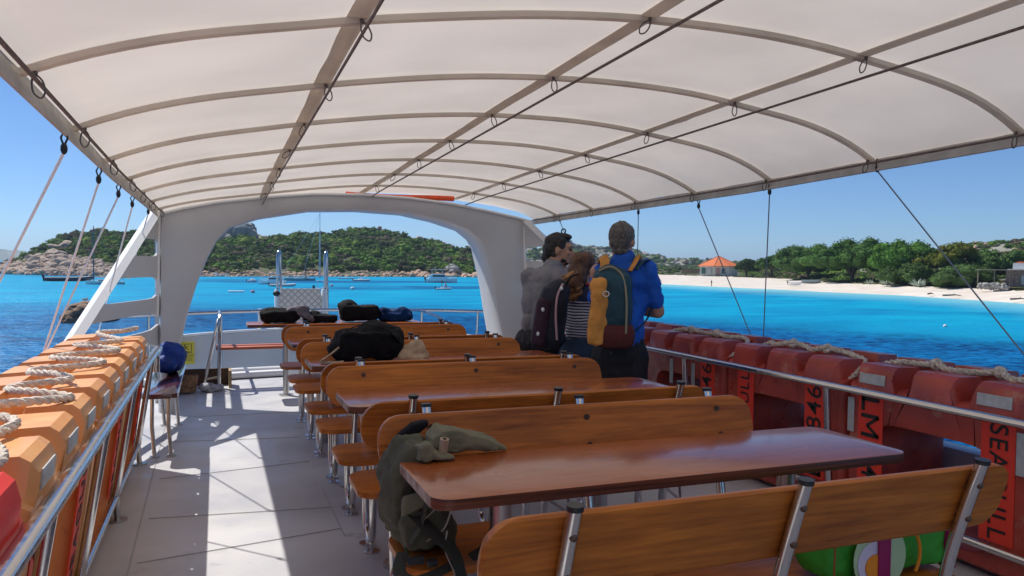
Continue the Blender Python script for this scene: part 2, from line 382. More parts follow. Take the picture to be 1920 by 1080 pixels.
# blue rolled jacket / helmet bag on it
BLUE=mat('blue_fabric',(.003,.028,.20),.6,spec=.25,var=.4,vs=9,bump=.5,bs=14)
m=MB().ball((-.37,7.15,.60),(.13,.2,.125)); m.ball((-.37,7.32,.56),(.11,.14,.09)); m.ball((-.4,6.98,.56),(.08,.1,.08))
o=organic('blue_bag',m,.012,BLUE,None,disp=.02,dscale=9); tag(o,'round royal blue bag lying on the dark side bench','bag')
# ================================================================== white arch
def arch():
    t=E('white_arch',(1.35,8.2,0),'big white arch spanning the deck ahead of the tables','arch')
    # one front outline: outer boundary and inner boundary as matched polylines (x, z)
    top=[(-.50,1.87),(-.30,1.93),(.0,2.0),(.45,2.07),(.9,2.12),(1.4,2.135),(1.9,2.12),(2.35,2.08),(2.8,2.01),(3.1,1.955),(3.3,1.91)]
    inn=[(-.005,1.62),(.05,1.69),(.12,1.76),(.40,1.86),(.9,1.955),(1.4,1.975),(1.9,1.955),(2.25,1.89),(2.55,1.80),(2.68,1.70),(2.74,1.60)]
    outL=[(-.51,0),(-.51,.3),(-.51,.6),(-.51,.9),(-.51,1.2),(-.51,1.5),(-.51,1.7)]
    inL=[(-.365,0),(-.352,.3),(-.335,.6),(-.272,.9),(-.185,1.2),(-.09,1.45),(-.04,1.55)]
    outR=[(3.2,0),(3.2,.3),(3.2,.6),(3.2,.9),(3.2,1.2),(3.22,1.5),(3.26,1.75)]
    inR=[(3.02,0),(2.97,.3),(2.92,.6),(2.87,.9),(2.835,1.15),(2.79,1.38),(2.76,1.5)]
    O=outL+top+outR[::-1]; I=inL+inn+inR[::-1]
    bb=bmesh.new()
    def ring(P,y,z=None): return [bb.verts.new((p[0],y+(p[1])*.09,p[1])) for p in P]
    def sh(P,Q,d):
        r=[]
        for p,q in zip(P,Q):
            v=Vector((q[0]-p[0],q[1]-p[1])); v.normalize(); r.append((p[0]+v.x*d,p[1]+v.y*d))
        return r
    y0,y1=7.82,8.35
    Rg=[ring(sh(O,I,.02),y0),ring(O,y0+.03),ring(O,y1-.02),ring(sh(O,I,.02),y1),ring(sh(I,O,.02),y1),ring(I,y1-.02),ring(I,y0+.02),ring(sh(I,O,.02),y0)]
    n=len(O)
    for a in range(8):
        A,B=Rg[a],Rg[(a+1)%8]
        for k in range(n-1): bb.faces.new((A[k],A[k+1],B[k+1],B[k]))
    bmesh.ops.recalc_face_normals(bb,faces=bb.faces[:])
    m=MB(); m.b.free(); m.b=bb; m.build('frame',GEL,t,ang=50)
    # lip along the top of the beam
    m=MB(); m.tube([(p[0],7.80+p[1]*.09,p[1]-.01) for p in top],.014,8); m.build('top_lip',GELW,t)
    # side wings with three openings each: slanted strut, three webs
    for sgn,xa,lab in ((-1,-.51,None),(1,3.2,None)):
        def W(u,z):   # u 0 at leg, 1 at strut; strut runs from the corner down, outboard and towards the camera
            k=(1.88-z)/.96
            sx=xa+sgn*(.02+.40*k); syy=7.9-1.55*k; lx=xa+sgn*.0; ly=7.85+z*.09
            return Vector((lx+(sx-lx)*u,ly+(syy-ly)*u,z))
        m=MB()
        m.tube([W(1,1.90),W(1,1.6),W(1,1.3),W(1,1.0),W(1,.7),W(1,.42)],.05,4,flat=(1.15,.5)); st=m.build('wing_strut',GELW if sgn<0 else GEL,t,smooth=False)  # left strut whiter than the right: its sunlit look put into the colour
        for (za,zb) in ((1.62,1.90),(1.27,1.46),(.94,1.07),(.66,.78)):
            g=bmesh.new(); rows=[]
            N_=10
            for i in range(N_+1):
                u=i/N_; fil=.045*(abs(2*u-1)**9)
                rows.append((W(u,za-fil),W(u,zb+(0 if zb>1.8 else fil))))
            th=Vector((.02*sgn,.0,0)); fr=[(g.verts.new(a),g.verts.new(b_),g.verts.new(a+th),g.verts.new(b_+th)) for a,b_ in rows]
            for i in range(N_):
                a,b_=fr[i],fr[i+1]
                for (p,q) in ((0,1),(1,3),(3,2),(2,0)): g.faces.new((a[p],a[q],b_[q],b_[p]))
            g.faces.new(fr[0][:2]+fr[0][3:1:-1]); g.faces.new(fr[-1][:2]+fr[-1][3:1:-1])
            bmesh.ops.recalc_face_normals(g,faces=g.faces[:])
            mm=MB(); mm.b.free(); mm.b=g; mm.build('wing_web',GEL,t)
        m=MB(); zz=[.93,1.03,1.22,1.37,1.62,1.88]
        m.tube([W(.03,z)+Vector((0,-.01,0)) for z in np.linspace(.9,1.85,9)],.018,8); m.build('wing_flange',GELW,t)
        # added panel hidden behind the leg, slotted to throw light bars on the deck
        if sgn<0:
            fx=-.56; m=MB()
            def pan(ya,yb,za,zb): m.box((fx,(ya+yb)/2,(za+zb)/2),(.03,yb-ya,zb-za))
            pan(8.4,10.0,0,1.00); pan(8.4,10.0,1.18,1.40); pan(8.4,10.0,1.58,1.75); pan(8.4,8.45,1.0,1.18); pan(9.75,10,1.0,1.18); pan(8.4,8.6,1.40,1.58); pan(9.9,10,1.4,1.58)
            m.build('light_slot_panel',GEL,t,smooth=False)
    return t
arch()
# orange rolled tarp on top of the arch beam
m=MB().tube([(x,8.12,2.15+.025*math.sin(x*3)-.035*(x-1.4)**2) for x in np.linspace(1.25,2.42,14)],.028,8)
o=m.build('rolled_tarp',mat('orange_tarp',(.75,.09,.02),.6,var=.3,vs=6)); tag(o,'thin orange roll tied along the top of the white arch','rolled tarp')
# ================================================================== canopy
XS=[-.52,.42,1.47,2.5,3.48]
def zc(x,y):
    k=max(-3,min(9,y)); 
    Z=[1.955-.02*(k-2.5),2.215-.024*(k-2.5),2.35-.026*(k-2.5),2.32-.026*(k-2.5),2.07-.028*(k-2.5)]
    if k>4.5: Z[4]=2.014-.0115*(k-4.5)
    if k>4.5: Z[0]=1.915-.004*(k-4.5)
    x=max(XS[0],min(XS[4],x)); # smooth interpolation (Catmull)
    i=max(j for j in range(5) if XS[j]<=x+1e-9); i=min(i,3); t=(x-XS[i])/(XS[i+1]-XS[i])
    def sl(j):
        if j==0: return (Z[1]-Z[0])*1.75
        if j==4: return (Z[4]-Z[3])*2.35
        return (Z[j+1]-Z[j-1])/2
    h=lambda t:(2*t**3-3*t*t+1,t**3-2*t*t+t,-2*t**3+3*t*t,t**3-t*t)
    a=h(t); return a[0]*Z[i]+a[1]*sl(i)+a[2]*Z[i+1]+a[3]*sl(i+1)
CAN=mat('canvas',(.76,.69,.615),.8,var=.07,vs=1.6,bump=.5,bs=2.6,bd=.02,trans=.42,detail=6,spec=.2,grunge=((.58,.53,.48),.68,2.))
CANB=mat('canvas_band',(.80,.745,.665),.85,var=.06,vs=6,trans=.5,bump=.3,bs=30,spec=.2)
HEM=mat('canvas_hem',(.66,.61,.54),.8,var=.12,vs=9,trans=.25,bump=.4,bs=18)
ROPE_T=mat('thin_dark_rope',(.17,.13,.11),.7,var=.3,vs=60)
BY=[2.5-.865*i for i in range(1,7)][::-1]+[2.5+.865*i for i in range(0,7)]
Y0,Y1=-2.7,8.42
cn=E('canopy',(1.45,3,2.0),'big off-white canvas sun canopy stretched over the whole deck','canopy')
nx,ny=48,150; V=[];F=[]
for j in range(ny+1):
    y=Y0+(Y1-Y0)*j/ny
    dmin=min(abs(y-b) for b in BY); sag=-.012*min(1,dmin/.43)
    for i in range(nx+1):
        x=XS[0]+(XS[4]-XS[0])*i/nx
        e=min(i,nx-i)/nx*2
        wr=.010*noise.noise(Vector((x*5,y*1.3,0)))*(1-e)+.007*noise.noise(Vector((x*2,y*4,5)))+.006*noise.noise(Vector((x*9,y*9,2)))*max(0,1-dmin/.12)
        V.append((x,y,zc(x,y)+sag*min(1,e*6)+wr))
for j in range(ny):
    for i in range(nx):
        a=j*(nx+1)+i; F.append((a,a+1,a+nx+2,a+nx+1))
rawmesh('cloth',V,F,CAN,cn,smooth=True,world=True)
def strip(pts,wv,m,nm,th=.003,edge=None):
    b=MB(); n=len(pts); A=[];
    for i,p in enumerate(pts):
        p=Vector(p); wv_=Vector(wv[i]) if hasattr(wv[0],'__len__') else Vector(wv)
        A.append([b.b.verts.new(p-wv_),b.b.verts.new(p+wv_),b.b.verts.new(p+wv_-Vector((0,0,th))),b.b.verts.new(p-wv_-Vector((0,0,th)))])
    for i in range(n-1):
        for k in range(4): b.b.faces.new((A[i][k],A[i][(k+1)%4],A[i+1][(k+1)%4],A[i+1][k]))
    b.b.faces.new(A[0]); b.b.faces.new(A[-1]); bmesh.ops.recalc_face_normals(b.b,faces=b.b.faces[:])
    return b.build(nm,m,cn)
for yb in BY:
    wob=random.random()*9
    strip([(x,yb+.006*noise.noise(Vector((x*3,wob,0))),zc(x,yb)-.012) for x in np.linspace(XS[0]+.01,XS[4]-.01,46)],(0,.018,0),CANB,'batten_pocket',th=.02)
for x in XS[1:4]:
    strip([(x-.01*noise.noise(Vector((y*2,x,0))),y,zc(x,y)-.014) for y in np.linspace(Y0,Y1-.02,60)],(.033,0,0),CANB,'reinforcing_band',th=.004)
    x2=x+.03+.03*(x-1.4)
    pts=[]
    for i,b in enumerate(BY): pts.append((x2,b-.1,zc(x,b)-.085))
    pts.append((x2,8.2,zc(x,8.2)-.10)); MB().tube(smoothpath(pts,4),.006,6).build('tension_rope',ROPE_T,cn)
for x,sg in ((XS[0],-1),(XS[4],1)):
    MB().tube([(x-sg*.045,y,zc(x,y)-.030) for y in np.linspace(Y0,Y1-.03,80)],.007,6).build('edge_rope',ROPE_T,cn)
    b=MB(); A=[]
    for y in np.linspace(Y0,Y1,80):
        z=zc(x,y); A.append((b.b.verts.new((x,y,z+.003)),b.b.verts.new((x+sg*.012,y,z-.03)),b.b.verts.new((x-sg*.005,y,z-.075)),b.b.verts.new((x-sg*.012,y,z-.07)),b.b.verts.new((x,y,z-.012))))
    for p,q in zip(A,A[1:]):
        for k in range(5): b.b.faces.new((p[k],p[(k+1)%5],q[(k+1)%5],q[k]))
    bmesh.ops.recalc_face_normals(b.b,faces=b.b.faces[:]); b.build('edge_hem',HEM,cn)
HOOK=mat('hook_steel',(.16,.14,.13),.4,.6)
def hook(x,y,z,parent,sc_=1,tilt=0):
    pts=[Vector((0,0,0)),Vector((.018,.006,-.02)),Vector((.02,.01,-.055)),Vector((.004,.012,-.075)),Vector((-.014,.01,-.055)),Vector((-.012,.004,-.02))]
    R=Matrix.Rotation(tilt,3,'Y')
    m=MB().tube([R@(p*sc_)+Vector((x,y,z)) for p in smoothpath(pts,4,True)],.0035*sc_,6,closed=True); m.ball((x,y,z+.004),.010*sc_,8,6); return m.build('carabiner',HOOK,parent)
for x in XS[1:4]:
    for b in BY[5:]: hook(x+.01,b-.02,zc(x,b)-.03,cn,.8,random.uniform(-.6,.9))
for x,sg in ((XS[0],-1),(XS[4],1)):
    for b in BY[5:]: hook(x-sg*.045,b,zc(x,b)-.02,cn,.85,random.uniform(-.4,.4))
# guy ropes: top at the canopy hem, bottom at the gunwale
WR=mat('white_rope',(.93,.93,.95),.6); BR=mat('grey_rope',(.24,.26,.30),.6)
def guy(a,b,r,m,label,grp):
    t=E('guy_rope',b,label,'rope',grp)
    MB().tube([a,b],r,7).build('line',m,t)
    a=Vector(a); p=MB().ball(a+Vector((0,0,.012)),(.012,.014,.022)); p.tube([a+Vector((.0,0,.02)),a+Vector((.012,0,.05)),a+Vector((.004,0,.085)),a+Vector((-.010,0,.05)),a+Vector((.0,0,.02))],.004,6); p.build('shackle',BLKR,t)
GL=[((-.52,3.215,1.80),(-1.0,4.42,1.30),'thick white rope from the canopy edge, nearest of the left side ropes'),
 ((-.52,4.094,1.775),(-1.0,5.32,.775),'white rope on the left side meeting its neighbour low beside the sea rock'),
 ((-.52,4.872,1.77),(-1.0,5.26,.76),'third left side rope, slanting steeply past the far rocks'),
 ((-.52,5.635,1.765),(-1.02,7.75,.66),'left side rope crossing right in front of the moored white sailing boat'),
 ((-.52,6.9,1.79),(-.93,9.6,1.2),'shortest left side rope ending near the white arch wing')]
for a,b,l in GL:
    a=Vector(a)+Vector((0,0,.012));b=Vector(b)
    if b.z>1.25: b=a+(b-a)*1.9
    guy(tuple(a),tuple(b),.0065 if a.y<3.5 else .0055,WR,l,'ropes staying the left canopy edge')
GR=[((3.48,3.338,1.975),(3.4,2.404,1.042),'long grey rope slanting down to the right across the pine trees'),
 ((3.48,4.243,1.92),(3.4,4.176,.95),'thin grey rope hanging almost plumb over the white beach'),
 ((3.48,5.061,1.88),(3.4,4.264,.90),'thin rope crossing the house with the orange roof'),
 ((3.48,5.974,1.885),(3.4,5.84,.95),'thin rope hanging beside the head of the man in blue'),
 ((3.48,7.641,1.90),(3.4,6.6,.95),'thin rope above the woman, slanting to the right')]
for a,b,l in GR:
    a=Vector(a);b=Vector(b)
    b=Vector((b.x*1.14,b.y*1.14,H+(b.z-H)*1.14))
    if 'pine' in l: b=a+(b-a)*1.06
    guy(tuple(a),tuple(b),.0042,BR,l,'ropes staying the right canopy edge')
# ================================================================== rafts (rigid buoyant apparatus)
RED=mat('red_float_plastic',(.46,.065,.04),.38,col2=(.28,.036,.026),vs=5,bump=.25,bs=26,bd=.004,rvar=.14,grunge=((.42,.17,.12),.57,6.))
ORG=mat('orange_float_plastic',(.74,.36,.13),.42,col2=(.66,.29,.095),vs=4,bump=.2,bs=22,bd=.004,rvar=.12,grunge=((.42,.22,.11),.60,7.))
BRT=mat('bright_red_float_plastic',(.68,.018,.012),.4,bump=.2,bs=30,bd=.003,var=.12,vs=5,grunge=((.42,.08,.06),.64,8.))
SCU=mat('scuffed_face',(.40,.24,.17),.7,col2=(.20,.09,.05),vs=16,detail=10,bump=.3,bs=60)
PLATE=mat('red_sticker',(.72,.04,.018),.55,grunge=((.2,.03,.02),.62,22.))
INK=mat('black_ink',(.012,.012,.012),.6)
REFL=mat('reflective_tape',(.42,.43,.43),.35,var=.12,vs=30,grunge=((.2,.2,.2),.7,40.))
DARKIN=mat('dark_float_inside',(.055,.012,.012),.7)
def raft(name,x,yc,L,z0,z1,side,m,label,group,words,tapes,flip=False,scuff=False,lean=0):
    """side=+1: lies outboard to +X, its inboard face at x; seen face looks -X"""
    t=E(name,(x,yc,z0),label,'life float',group)
    n=3; zt=z1; zg=z1-.11; h=L/2
    def lump_outline(top,g,wl):
        o=[(-h+.05,z0),(h-.05,z0),(h,z0+.05),(h,g)]
        pitch=L/n
        for k in range(n-1,-1,-1):
            c=-h+pitch*(k+.5); w_=pitch*wl
            o+= [(c+w_+.030,g),(c+w_+.006,top),(c-w_-.006,top),(c-w_-.030,g)]
        o+=[(-h,g),(-h,z0+.05)]
        return o
    def dens(o):
        r=[]
        for i,p in enumerate(o):
            q=o[(i+1)%len(o)]; d=math.dist(p,q); k=max(1,int(d/.05))
            for j in range(k): r.append((p[0]+(q[0]-p[0])*j/k,p[1]+(q[1]-p[1])*j/k))
        return r
    hole=rrect(-h+.245,z0+.12,h-.245,z1-.26,.075,6); hc=(0,(z0+.12+z1-.26)/2)
    def holept(p):
        # radial match to the hole outline
        a=math.atan2(p[1]-hc[1],(p[0])*((z1-z0)/L)*1.0); best=None
        return a
    st=[(0,.030,.30,zt-.030),(.018,.008,.31,zt-.010),(.04,0,.315,zt),(.15,0,.315,zt-.004),(.175,0,.27,zg+.01),(.215,0,.27,zg+.01),(.24,0,.315,zt+.0),(.35,0,.315,zt-.008),(.385,.02,.30,zt-.03),(.40,.045,.29,zt-.06)]
    st=[(a*1.3,b_,c,d+(.022 if a>.2 else 0)) for a,b_,c,d in st]
    bb=bmesh.new(); rings=[]; inner=[]
    base=None
    for (dx,ins,wl,top) in st:
        o=lump_outline(max(top,zg+.002),zg,wl)
        # keep equal counts: densify by index on the first outline
        if base is None:
            base=[]
            for i,p in enumerate(o):
                q=o[(i+1)%len(o)]; k=max(1,int(math.dist(p,q)/.05)); base.append(k)
        r=[]
        for i,p in enumerate(o):
            q=o[(i+1)%len(o)]; k=base[i]
            for j in range(k): r.append((p[0]+(q[0]-p[0])*j/k,p[1]+(q[1]-p[1])*j/k))
        sx=(h-ins)/h; rr=[(p[0]*sx,hc[1]+(p[1]-hc[1])*(1-ins/.4)) for p in r]
        rings.append([bb.verts.new((x+side*dx,yc+p[0],p[1])) for p in rr])
        inn=[]
        for p in r:
            a=math.atan2((p[1]-hc[1])/((z1-z0)/2),p[0]/h)
            # superellipse opening
            ca,sa=math.cos(a),math.sin(a); e=.35; hx,hz=(h-.205),(z1-.25-z0-.13)/2
            inn.append((hx*math.copysign(abs(ca)**e,ca),hc[1]-.045+hz*math.copysign(abs(sa)**e,sa)))
        g=(1-.0*dx) ; fl=.03 if dx in (0,st[-1][0]) else 0
        inner.append([bb.verts.new((x+side*dx,yc+p[0]*(1+fl),hc[1]-.045+(p[1]-hc[1]+.045)*(1+fl))) for p in inn])
    m_=len(rings[0]); S=len(rings)
    for a in range(S-1):
        for k in range(m_):
            k2=(k+1)%m_; bb.faces.new((rings[a][k],rings[a][k2],rings[a+1][k2],rings[a+1][k])); bb.faces.new((inner[a][k],inner[a+1][k],inner[a+1][k2],inner[a][k2]))
    for a in (0,S-1):
        for k in range(m_):
            k2=(k+1)%m_; bb.faces.new((rings[a][k],rings[a][k2],inner[a][k2],inner[a][k]))
    bmesh.ops.remove_doubles(bb,verts=bb.verts[:],dist=.0008); bmesh.ops.recalc_face_normals(bb,faces=bb.faces[:])
    M=MB(); M.b.free(); M.b=bb; bd=M.build('body',m,t,ang=28,mats=[m,SCU] if scuff else None)
    if scuff:
        for f in bd.data.polygons:
            if abs(f.normal.x)>.85 and abs(f.center.x)<.03: f.material_index=1
    xf=x-side*.004
    # stickers on both uprights with lettering
    for (yy,txt,up) in words:
        if txt is None: continue
        zc_=(z0+z1)/2-.0
        p=MB().box((xf+side*.002,yc+yy,zc_),(.004,.165,.56)).build('sticker',PLATE,t,smooth=False)
        me=text_mesh(txt,.165 if len(txt)<7 else .125)
        # text x -> along z, text y -> along y ; readable from -X (for side +1)
        bx=[v.co.x for v in me.vertices]; cx_=(min(bx)+max(bx))/2; k=min(1.1,.53/max(.01,(max(bx)-min(bx))))
        for v in me.vertices:
            a,b_=(v.co.x-cx_)*k,v.co.y; zz=a if up else -a; ydir=(1 if up else -1)*(1)
            v.co=Vector((xf-side*.0025+v.co.z*.3,yc+yy+ (b_ if up else -b_)*side,zc_+zz)) if True else v.co
        link('lettering',me,INK,p)
    for (yy,kind) in tapes:
        if kind=='top': MB().box((x-side*.002,yc+yy,z1-.075),(.005,.17,.055),Matrix.Rotation(side*.06,3,'Y')).build('tape',REFL,t,smooth=False)
        else: MB().box((xf,yc+yy,z1-.29),(.004,.045,.19)).build('tape',REFL,t,smooth=False)
    for ch in t.children_recursive:
        if ch.type=='MESH' and lean:
            for v in ch.data.vertices: v.co.x+=side*lean*((z1-z0)-v.co.z)
    return t
def rope3(path,r,m,name,label,cat='rope',group=None,turns=60):
    """a laid rope: three strands twisted round the path"""
    P=smoothpath(path,10); 
    # arc lengths
    s=[0]
    for a,b in zip(P,P[1:]): s.append(s[-1]+(b-a).length)
    L=s[-1]; n=int(L/.0085); Q=[];j=0
    for i in range(n+1):
        d=L*i/n
        while j<len(s)-2 and s[j+1]<d: j+=1
        t=(d-s[j])/max(1e-9,s[j+1]-s[j]); Q.append(P[j].lerp(P[j+1],t))
    b=MB(); prev=None; fr=[]
    for i in range(len(Q)):
        dd=(Q[min(i+1,len(Q)-1)]-Q[max(i-1,0)]).normalized()
        u=dd.cross(Vector((0,0,1))) if prev is None else prev-dd*prev.dot(dd)
        if u.length<1e-3: u=Vector((1,0,0))
        u.normalize(); prev=u; fr.append((u,dd.cross(u)))
    for k in range(3):
        pts=[]
        for i,q in enumerate(Q):
            a=2*PI*k/3+i*.0085*2*PI/(r*7); u,v=fr[i]; pts.append(q+(u*math.cos(a)+v*math.sin(a))*r*.48)
        b.tube(pts,r*.60,6)
    o=b.build(name,m); tag(o,label,cat,group); return o
def knot(mb,c,r,s):
    c=Vector(c)
    for k in range(3):
        a=random.random()*6; R=Euler((random.random()*3,random.random()*3,a)).to_matrix()
        mb.tube([c+R@Vector((math.cos(t)*s,math.sin(t)*s,.3*s*math.sin(2*t))) for t in np.linspace(0,2*PI,14)[:-1]],r,7,closed=True)
R_ROPE=mat('hemp_rope',(.62,.54,.44),.9,var=.3,vs=60,bump=.6,bs=220); L_ROPE=mat('pale_rope',(.72,.64,.55),.85,var=.22,vs=50,bump=.6,bs=220); W_ROPE=mat('white_new_rope',(.8,.78,.8),.8,var=.1,vs=60,bump=.5,bs=200)
grpR='dark red rigid life floats along the right rail'; grpL='orange rigid life floats along the left rail'
RR=[(1.70,[( .365,'SEAGULL',0),(-.365,'LM 846',0)],[],'nearest dark red life float, behind the near bench end at the right edge'),
    (2.81,[( .365,'LM 846',0),(-.365,'SEAGULL',0)],[(.36,'top'),(-.34,'top'),(.50,'v'),(-.475,'v')],'dark red life float with LM sticker on its left upright and grey reflective tapes'),
    (3.91,[( .32,'SEAGULL',1),(-.32,'LM 846',1)],[],'dark red life float whose left sticker reads upward, in the middle of the row'),
    (5.01,[( .365,None,0),(-.35,'LM 846',1)],[(.12,'v'),(-.17,'v')],'faded dark red life float right beside the man in blue'),
    (6.10,[],[],'far dark red life float hidden behind the standing people'),(7.15,[],[],'farthest dark red life float, near the right arch leg')]
for y,wd,tp,l in RR: raft('life_float',3.31,y,1.08,.02,.90,1,RED,l,grpR,wd,tp)
LL=[(.47,BRT,[( .37,'LM 846',0),(-.37,'SEAGULL',0)],'bright red life float at the bottom left corner, tied with white rope'),
    (1.66,BRT,[( .40,'LM 846',0),(-.40,'SEAGULL',0)],'glossy bright red life float next in line before the orange ones'),
    (2.87,ORG,[( .41,'SEAGULL',1),(-.41,'LM 846',1)],'nearest orange life float, with the knotted rope on its near lumps'),
    (4.08,ORG,[( .41,'SEAGULL',1),(-.41,'LM 846',1)],'middle orange life float with the rope loops winding along its top'),
    (5.31,ORG,[( .42,'LM 846',1),(-.42,'SEAGULL',1)],'farthest orange life float, ending just before the white arch')]
for y,mm,wd,l in LL: raft('life_float',-.435,y,1.19 if y<5 else 1.24,.02,.90,-1,mm,l,grpL if mm is ORG else 'bright red life floats at the near left',wd,[(.40,'top'),(.0,'top'),(-.40,'top')] if mm is ORG else [(-.31,'top')],lean=.13)
# scuffed bare edge face of the orange floats is the same plastic, worn: handled by grunge
def ropeR(ya,yb,label,seed):
    random.seed(seed); pts=[]; n=9
    for i in range(n+1):
        y=ya+(yb-ya)*i/n; pts.append((3.55+.045*math.sin(i*1.9+seed),y,.913+.012*math.cos(i*2.1)-(.05 if i in (0,n) else 0)))
    pts=[(3.38,ya-.01,.78)]+pts+[(3.42,yb+.01,.84)]
    o=rope3(pts,.0165,R_ROPE,'rope',label,'rope','grey hemp ropes lying on the right life floats')
    for c,sz in [((3.55+.04*math.sin(i*1.9+seed),ya+(yb-ya)*i/n,.922),.016) for i in (3,6)]+[((3.42,yb,.845),.027)]:
        k=MB(); knot(k,c,.014,sz+.004); k.build('knot',R_ROPE,o)
ropeR(2.30,3.31,'laid grey rope over the life float with the LM sticker',1)
ropeR(3.42,4.40,'laid grey rope with knots over the middle dark red life float',4)
ropeR(4.52,5.50,'looped grey rope over the faded red life float beside the man in blue',6)
ropeR(1.2,2.18,'laid grey rope over the nearest dark red life float at the right edge',2)
def SC(p,k=1.238,dx=.0): return (p[0]*k+dx,p[1]*k,H+(p[2]-H)*k)
pl=[(-.60,1.95,1.03),(-.52,2.05,1.03),(-.50,2.18,1.035),(-.60,2.25,1.05),(-.68,2.32,1.05),(-.60,2.42,1.04),(-.50,2.52,1.03),(-.45,2.62,1.02),(-.55,2.68,1.03),(-.64,2.75,1.03),(-.60,2.86,1.03),(-.50,2.93,1.03),(-.56,3.05,1.035),(-.66,3.15,1.03),(-.62,3.25,1.03),(-.48,3.34,1.03),(-.47,3.44,1.03),(-.60,3.5,1.035),(-.67,3.6,1.03),(-.60,3.72,1.03),(-.47,3.8,1.03),(-.47,3.9,1.03),(-.60,4.0,1.035),(-.66,4.1,1.03),(-.56,4.2,1.03),(-.49,4.32,1.03),(-.58,4.45,1.04),(-.62,4.55,1.05),(-.52,4.62,1.05),(-.45,4.7,1.06)]
o=rope3([SC((p[0]+.04,p[1],p[2]-.012)) for p in pl],.0155,L_ROPE,'rope','thick pale rope snaking along the tops of the orange life floats')
WRP=mat('weathered_rope',(.32,.26,.20),.95,var=.4,vs=40,bump=.8,bs=150)
for c in ((-.66,2.12,1.05),(-.62,2.05,1.05),(-.68,2.2,1.06)):
    k=MB(); knot(k,SC((c[0]+.04,c[1],c[2]-.012)),.016,.036); k.build('knot',WRP,o)
o=rope3([SC(p) for p in [(-.62,1.9,1.0),(-.56,1.98,1.02),(-.45,1.93,1.02),(-.41,1.82,1.01),(-.45,1.74,1.01)]],.0145,L_ROPE,'rope','short grey-white rope end hanging off the knot of pale rope')
o=rope3([SC(p) for p in [(-.80,1.74,1.02),(-.64,1.70,1.02),(-.50,1.72,1.02),(-.42,1.76,1.015),(-.44,1.82,1.02),(-.56,1.84,1.025),(-.72,1.80,1.02),(-.82,1.78,1.02)]],.0135,W_ROPE,'rope','bright white rope doubled over the end of the red life float')
# ================================================================== bow area ahead of the arch
t=E('bow_bulwark',(1.4,10.9,0),'curved off-white bulwark panel around the bow','bulwark')
bb=MB(); A=[]
for x in np.linspace(-1.6,4.8,50):
    y=11.1-.06*(x-1.3)**2; zt=.47-.022*(x-1.1)**2; A.append([bb.b.verts.new((x,y+a,z)) for a,z in ((0,zt),(.05,zt+.012),(.07,zt-.01),(.05,zt-.3),(-.02,-.14),(-.05,-.14))])
for p,q in zip(A,A[1:]):
    for k in range(6): bb.b.faces.new((p[k],p[(k+1)%6],q[(k+1)%6],q[k]))
bmesh.ops.recalc_face_normals(bb.b,faces=bb.b.faces[:]); bb.build('panel',GEL,t)
MB().tube([(x,11.12-.06*(x-1.3)**2,.49-.022*(x-1.1)**2) for x in np.linspace(-1.6,4.8,40)],.02,8).build('cap_strip',GELW,t)
MB().tube([(x,10.15-.06*(x-1.3)**2,.06) for x in np.linspace(-1.0,.85,16)],.045,10).build('foot_tube',GELW,t)
# warning sign: yellow plate, slipping figure, text
YEL=mat('sign_yellow',(.62,.47,.04),.5,var=.1,vs=8)
sg=E('warning_sign',(-.38,10.86,.22),'yellow warning plate with a falling figure on the white bulwark','sign')
yS=10.83
MB().box((-.385,yS,.225),(.225,.006,.29)).build('plate',YEL,sg,smooth=False)
f=MB(); 
for (a,b_) in (((-.46,.34),(-.31,.34)),((-.46,.225),(-.31,.225)),((-.46,.34),(-.46,.225)),((-.31,.34),(-.31,.225))): f.box(((a[0]+b_[0])/2,yS-.005,(a[1]+b_[1])/2),(abs(a[0]-b_[0])+.005,.003,abs(a[1]-b_[1])+.005))
f.build('frame_line',INK,sg,smooth=False)
f=MB(); f.ball((-.39,yS-.005,.325),(.009,.003,.009)); 
for a,b_ in (((-.39,.312),(-.37,.285)),((-.385,.305),(-.425,.295)),((-.385,.305),(-.35,.312)),((-.37,.285),(-.415,.268)),((-.37,.285),(-.345,.27))): f.cyl((a[0],yS-.005,a[1]),(b_[0],yS-.005,b_[1]),.004,n=6)
f.tube([(-.445+.115*i/8,yS-.005,.25+.006*math.sin(i*1.7)-.012*(i/8)) for i in range(9)],.0045,6); f.build('pictogram',INK,sg)
for k,(tx,zz) in enumerate((('ATTENZIONE',.19),('PAVIMENTO',.16),('SCIVOLOSO',.13))):
    me=text_mesh(tx,.028,.0005)
    for v in me.vertices: v.co=Vector((-.47+v.co.x,yS-.0045-v.co.z,zz+v.co.y))
    link('lettering',me,INK,sg)
# bow rail
t=E('bow_railing',(1.4,10.6,0),'steel railing curving around the bow ahead of the arch','railing')
def brail(x): return 10.85-.05*(x-1.4)**2
MB().tube([(x,brail(x),.765-.006*abs(x-1.4)**2) for x in np.linspace(-1.2,4.6,50)],.024,10).build('top_rail',STEEL,t)
for x in (-.8,.05,.85,2.75,3.55,4.3): MB().cyl((x,brail(x)+.1,.0),(x,brail(x),.76),.018).build('post',STEEL,t)
MB().tube(smoothpath([(2.55,10.78,.76),(2.75,10.6,.74),(2.95,10.3,.62),(2.98,10.25,.3),(2.98,10.2,0)],6),.018,8).build('stay',STEEL,t)
MB().tube(smoothpath([(3.65,10.5,.62),(3.62,10.2,.55),(3.58,10.1,.3),(3.56,10.0,0)],6),.02,8).build('stay',STEEL,t)
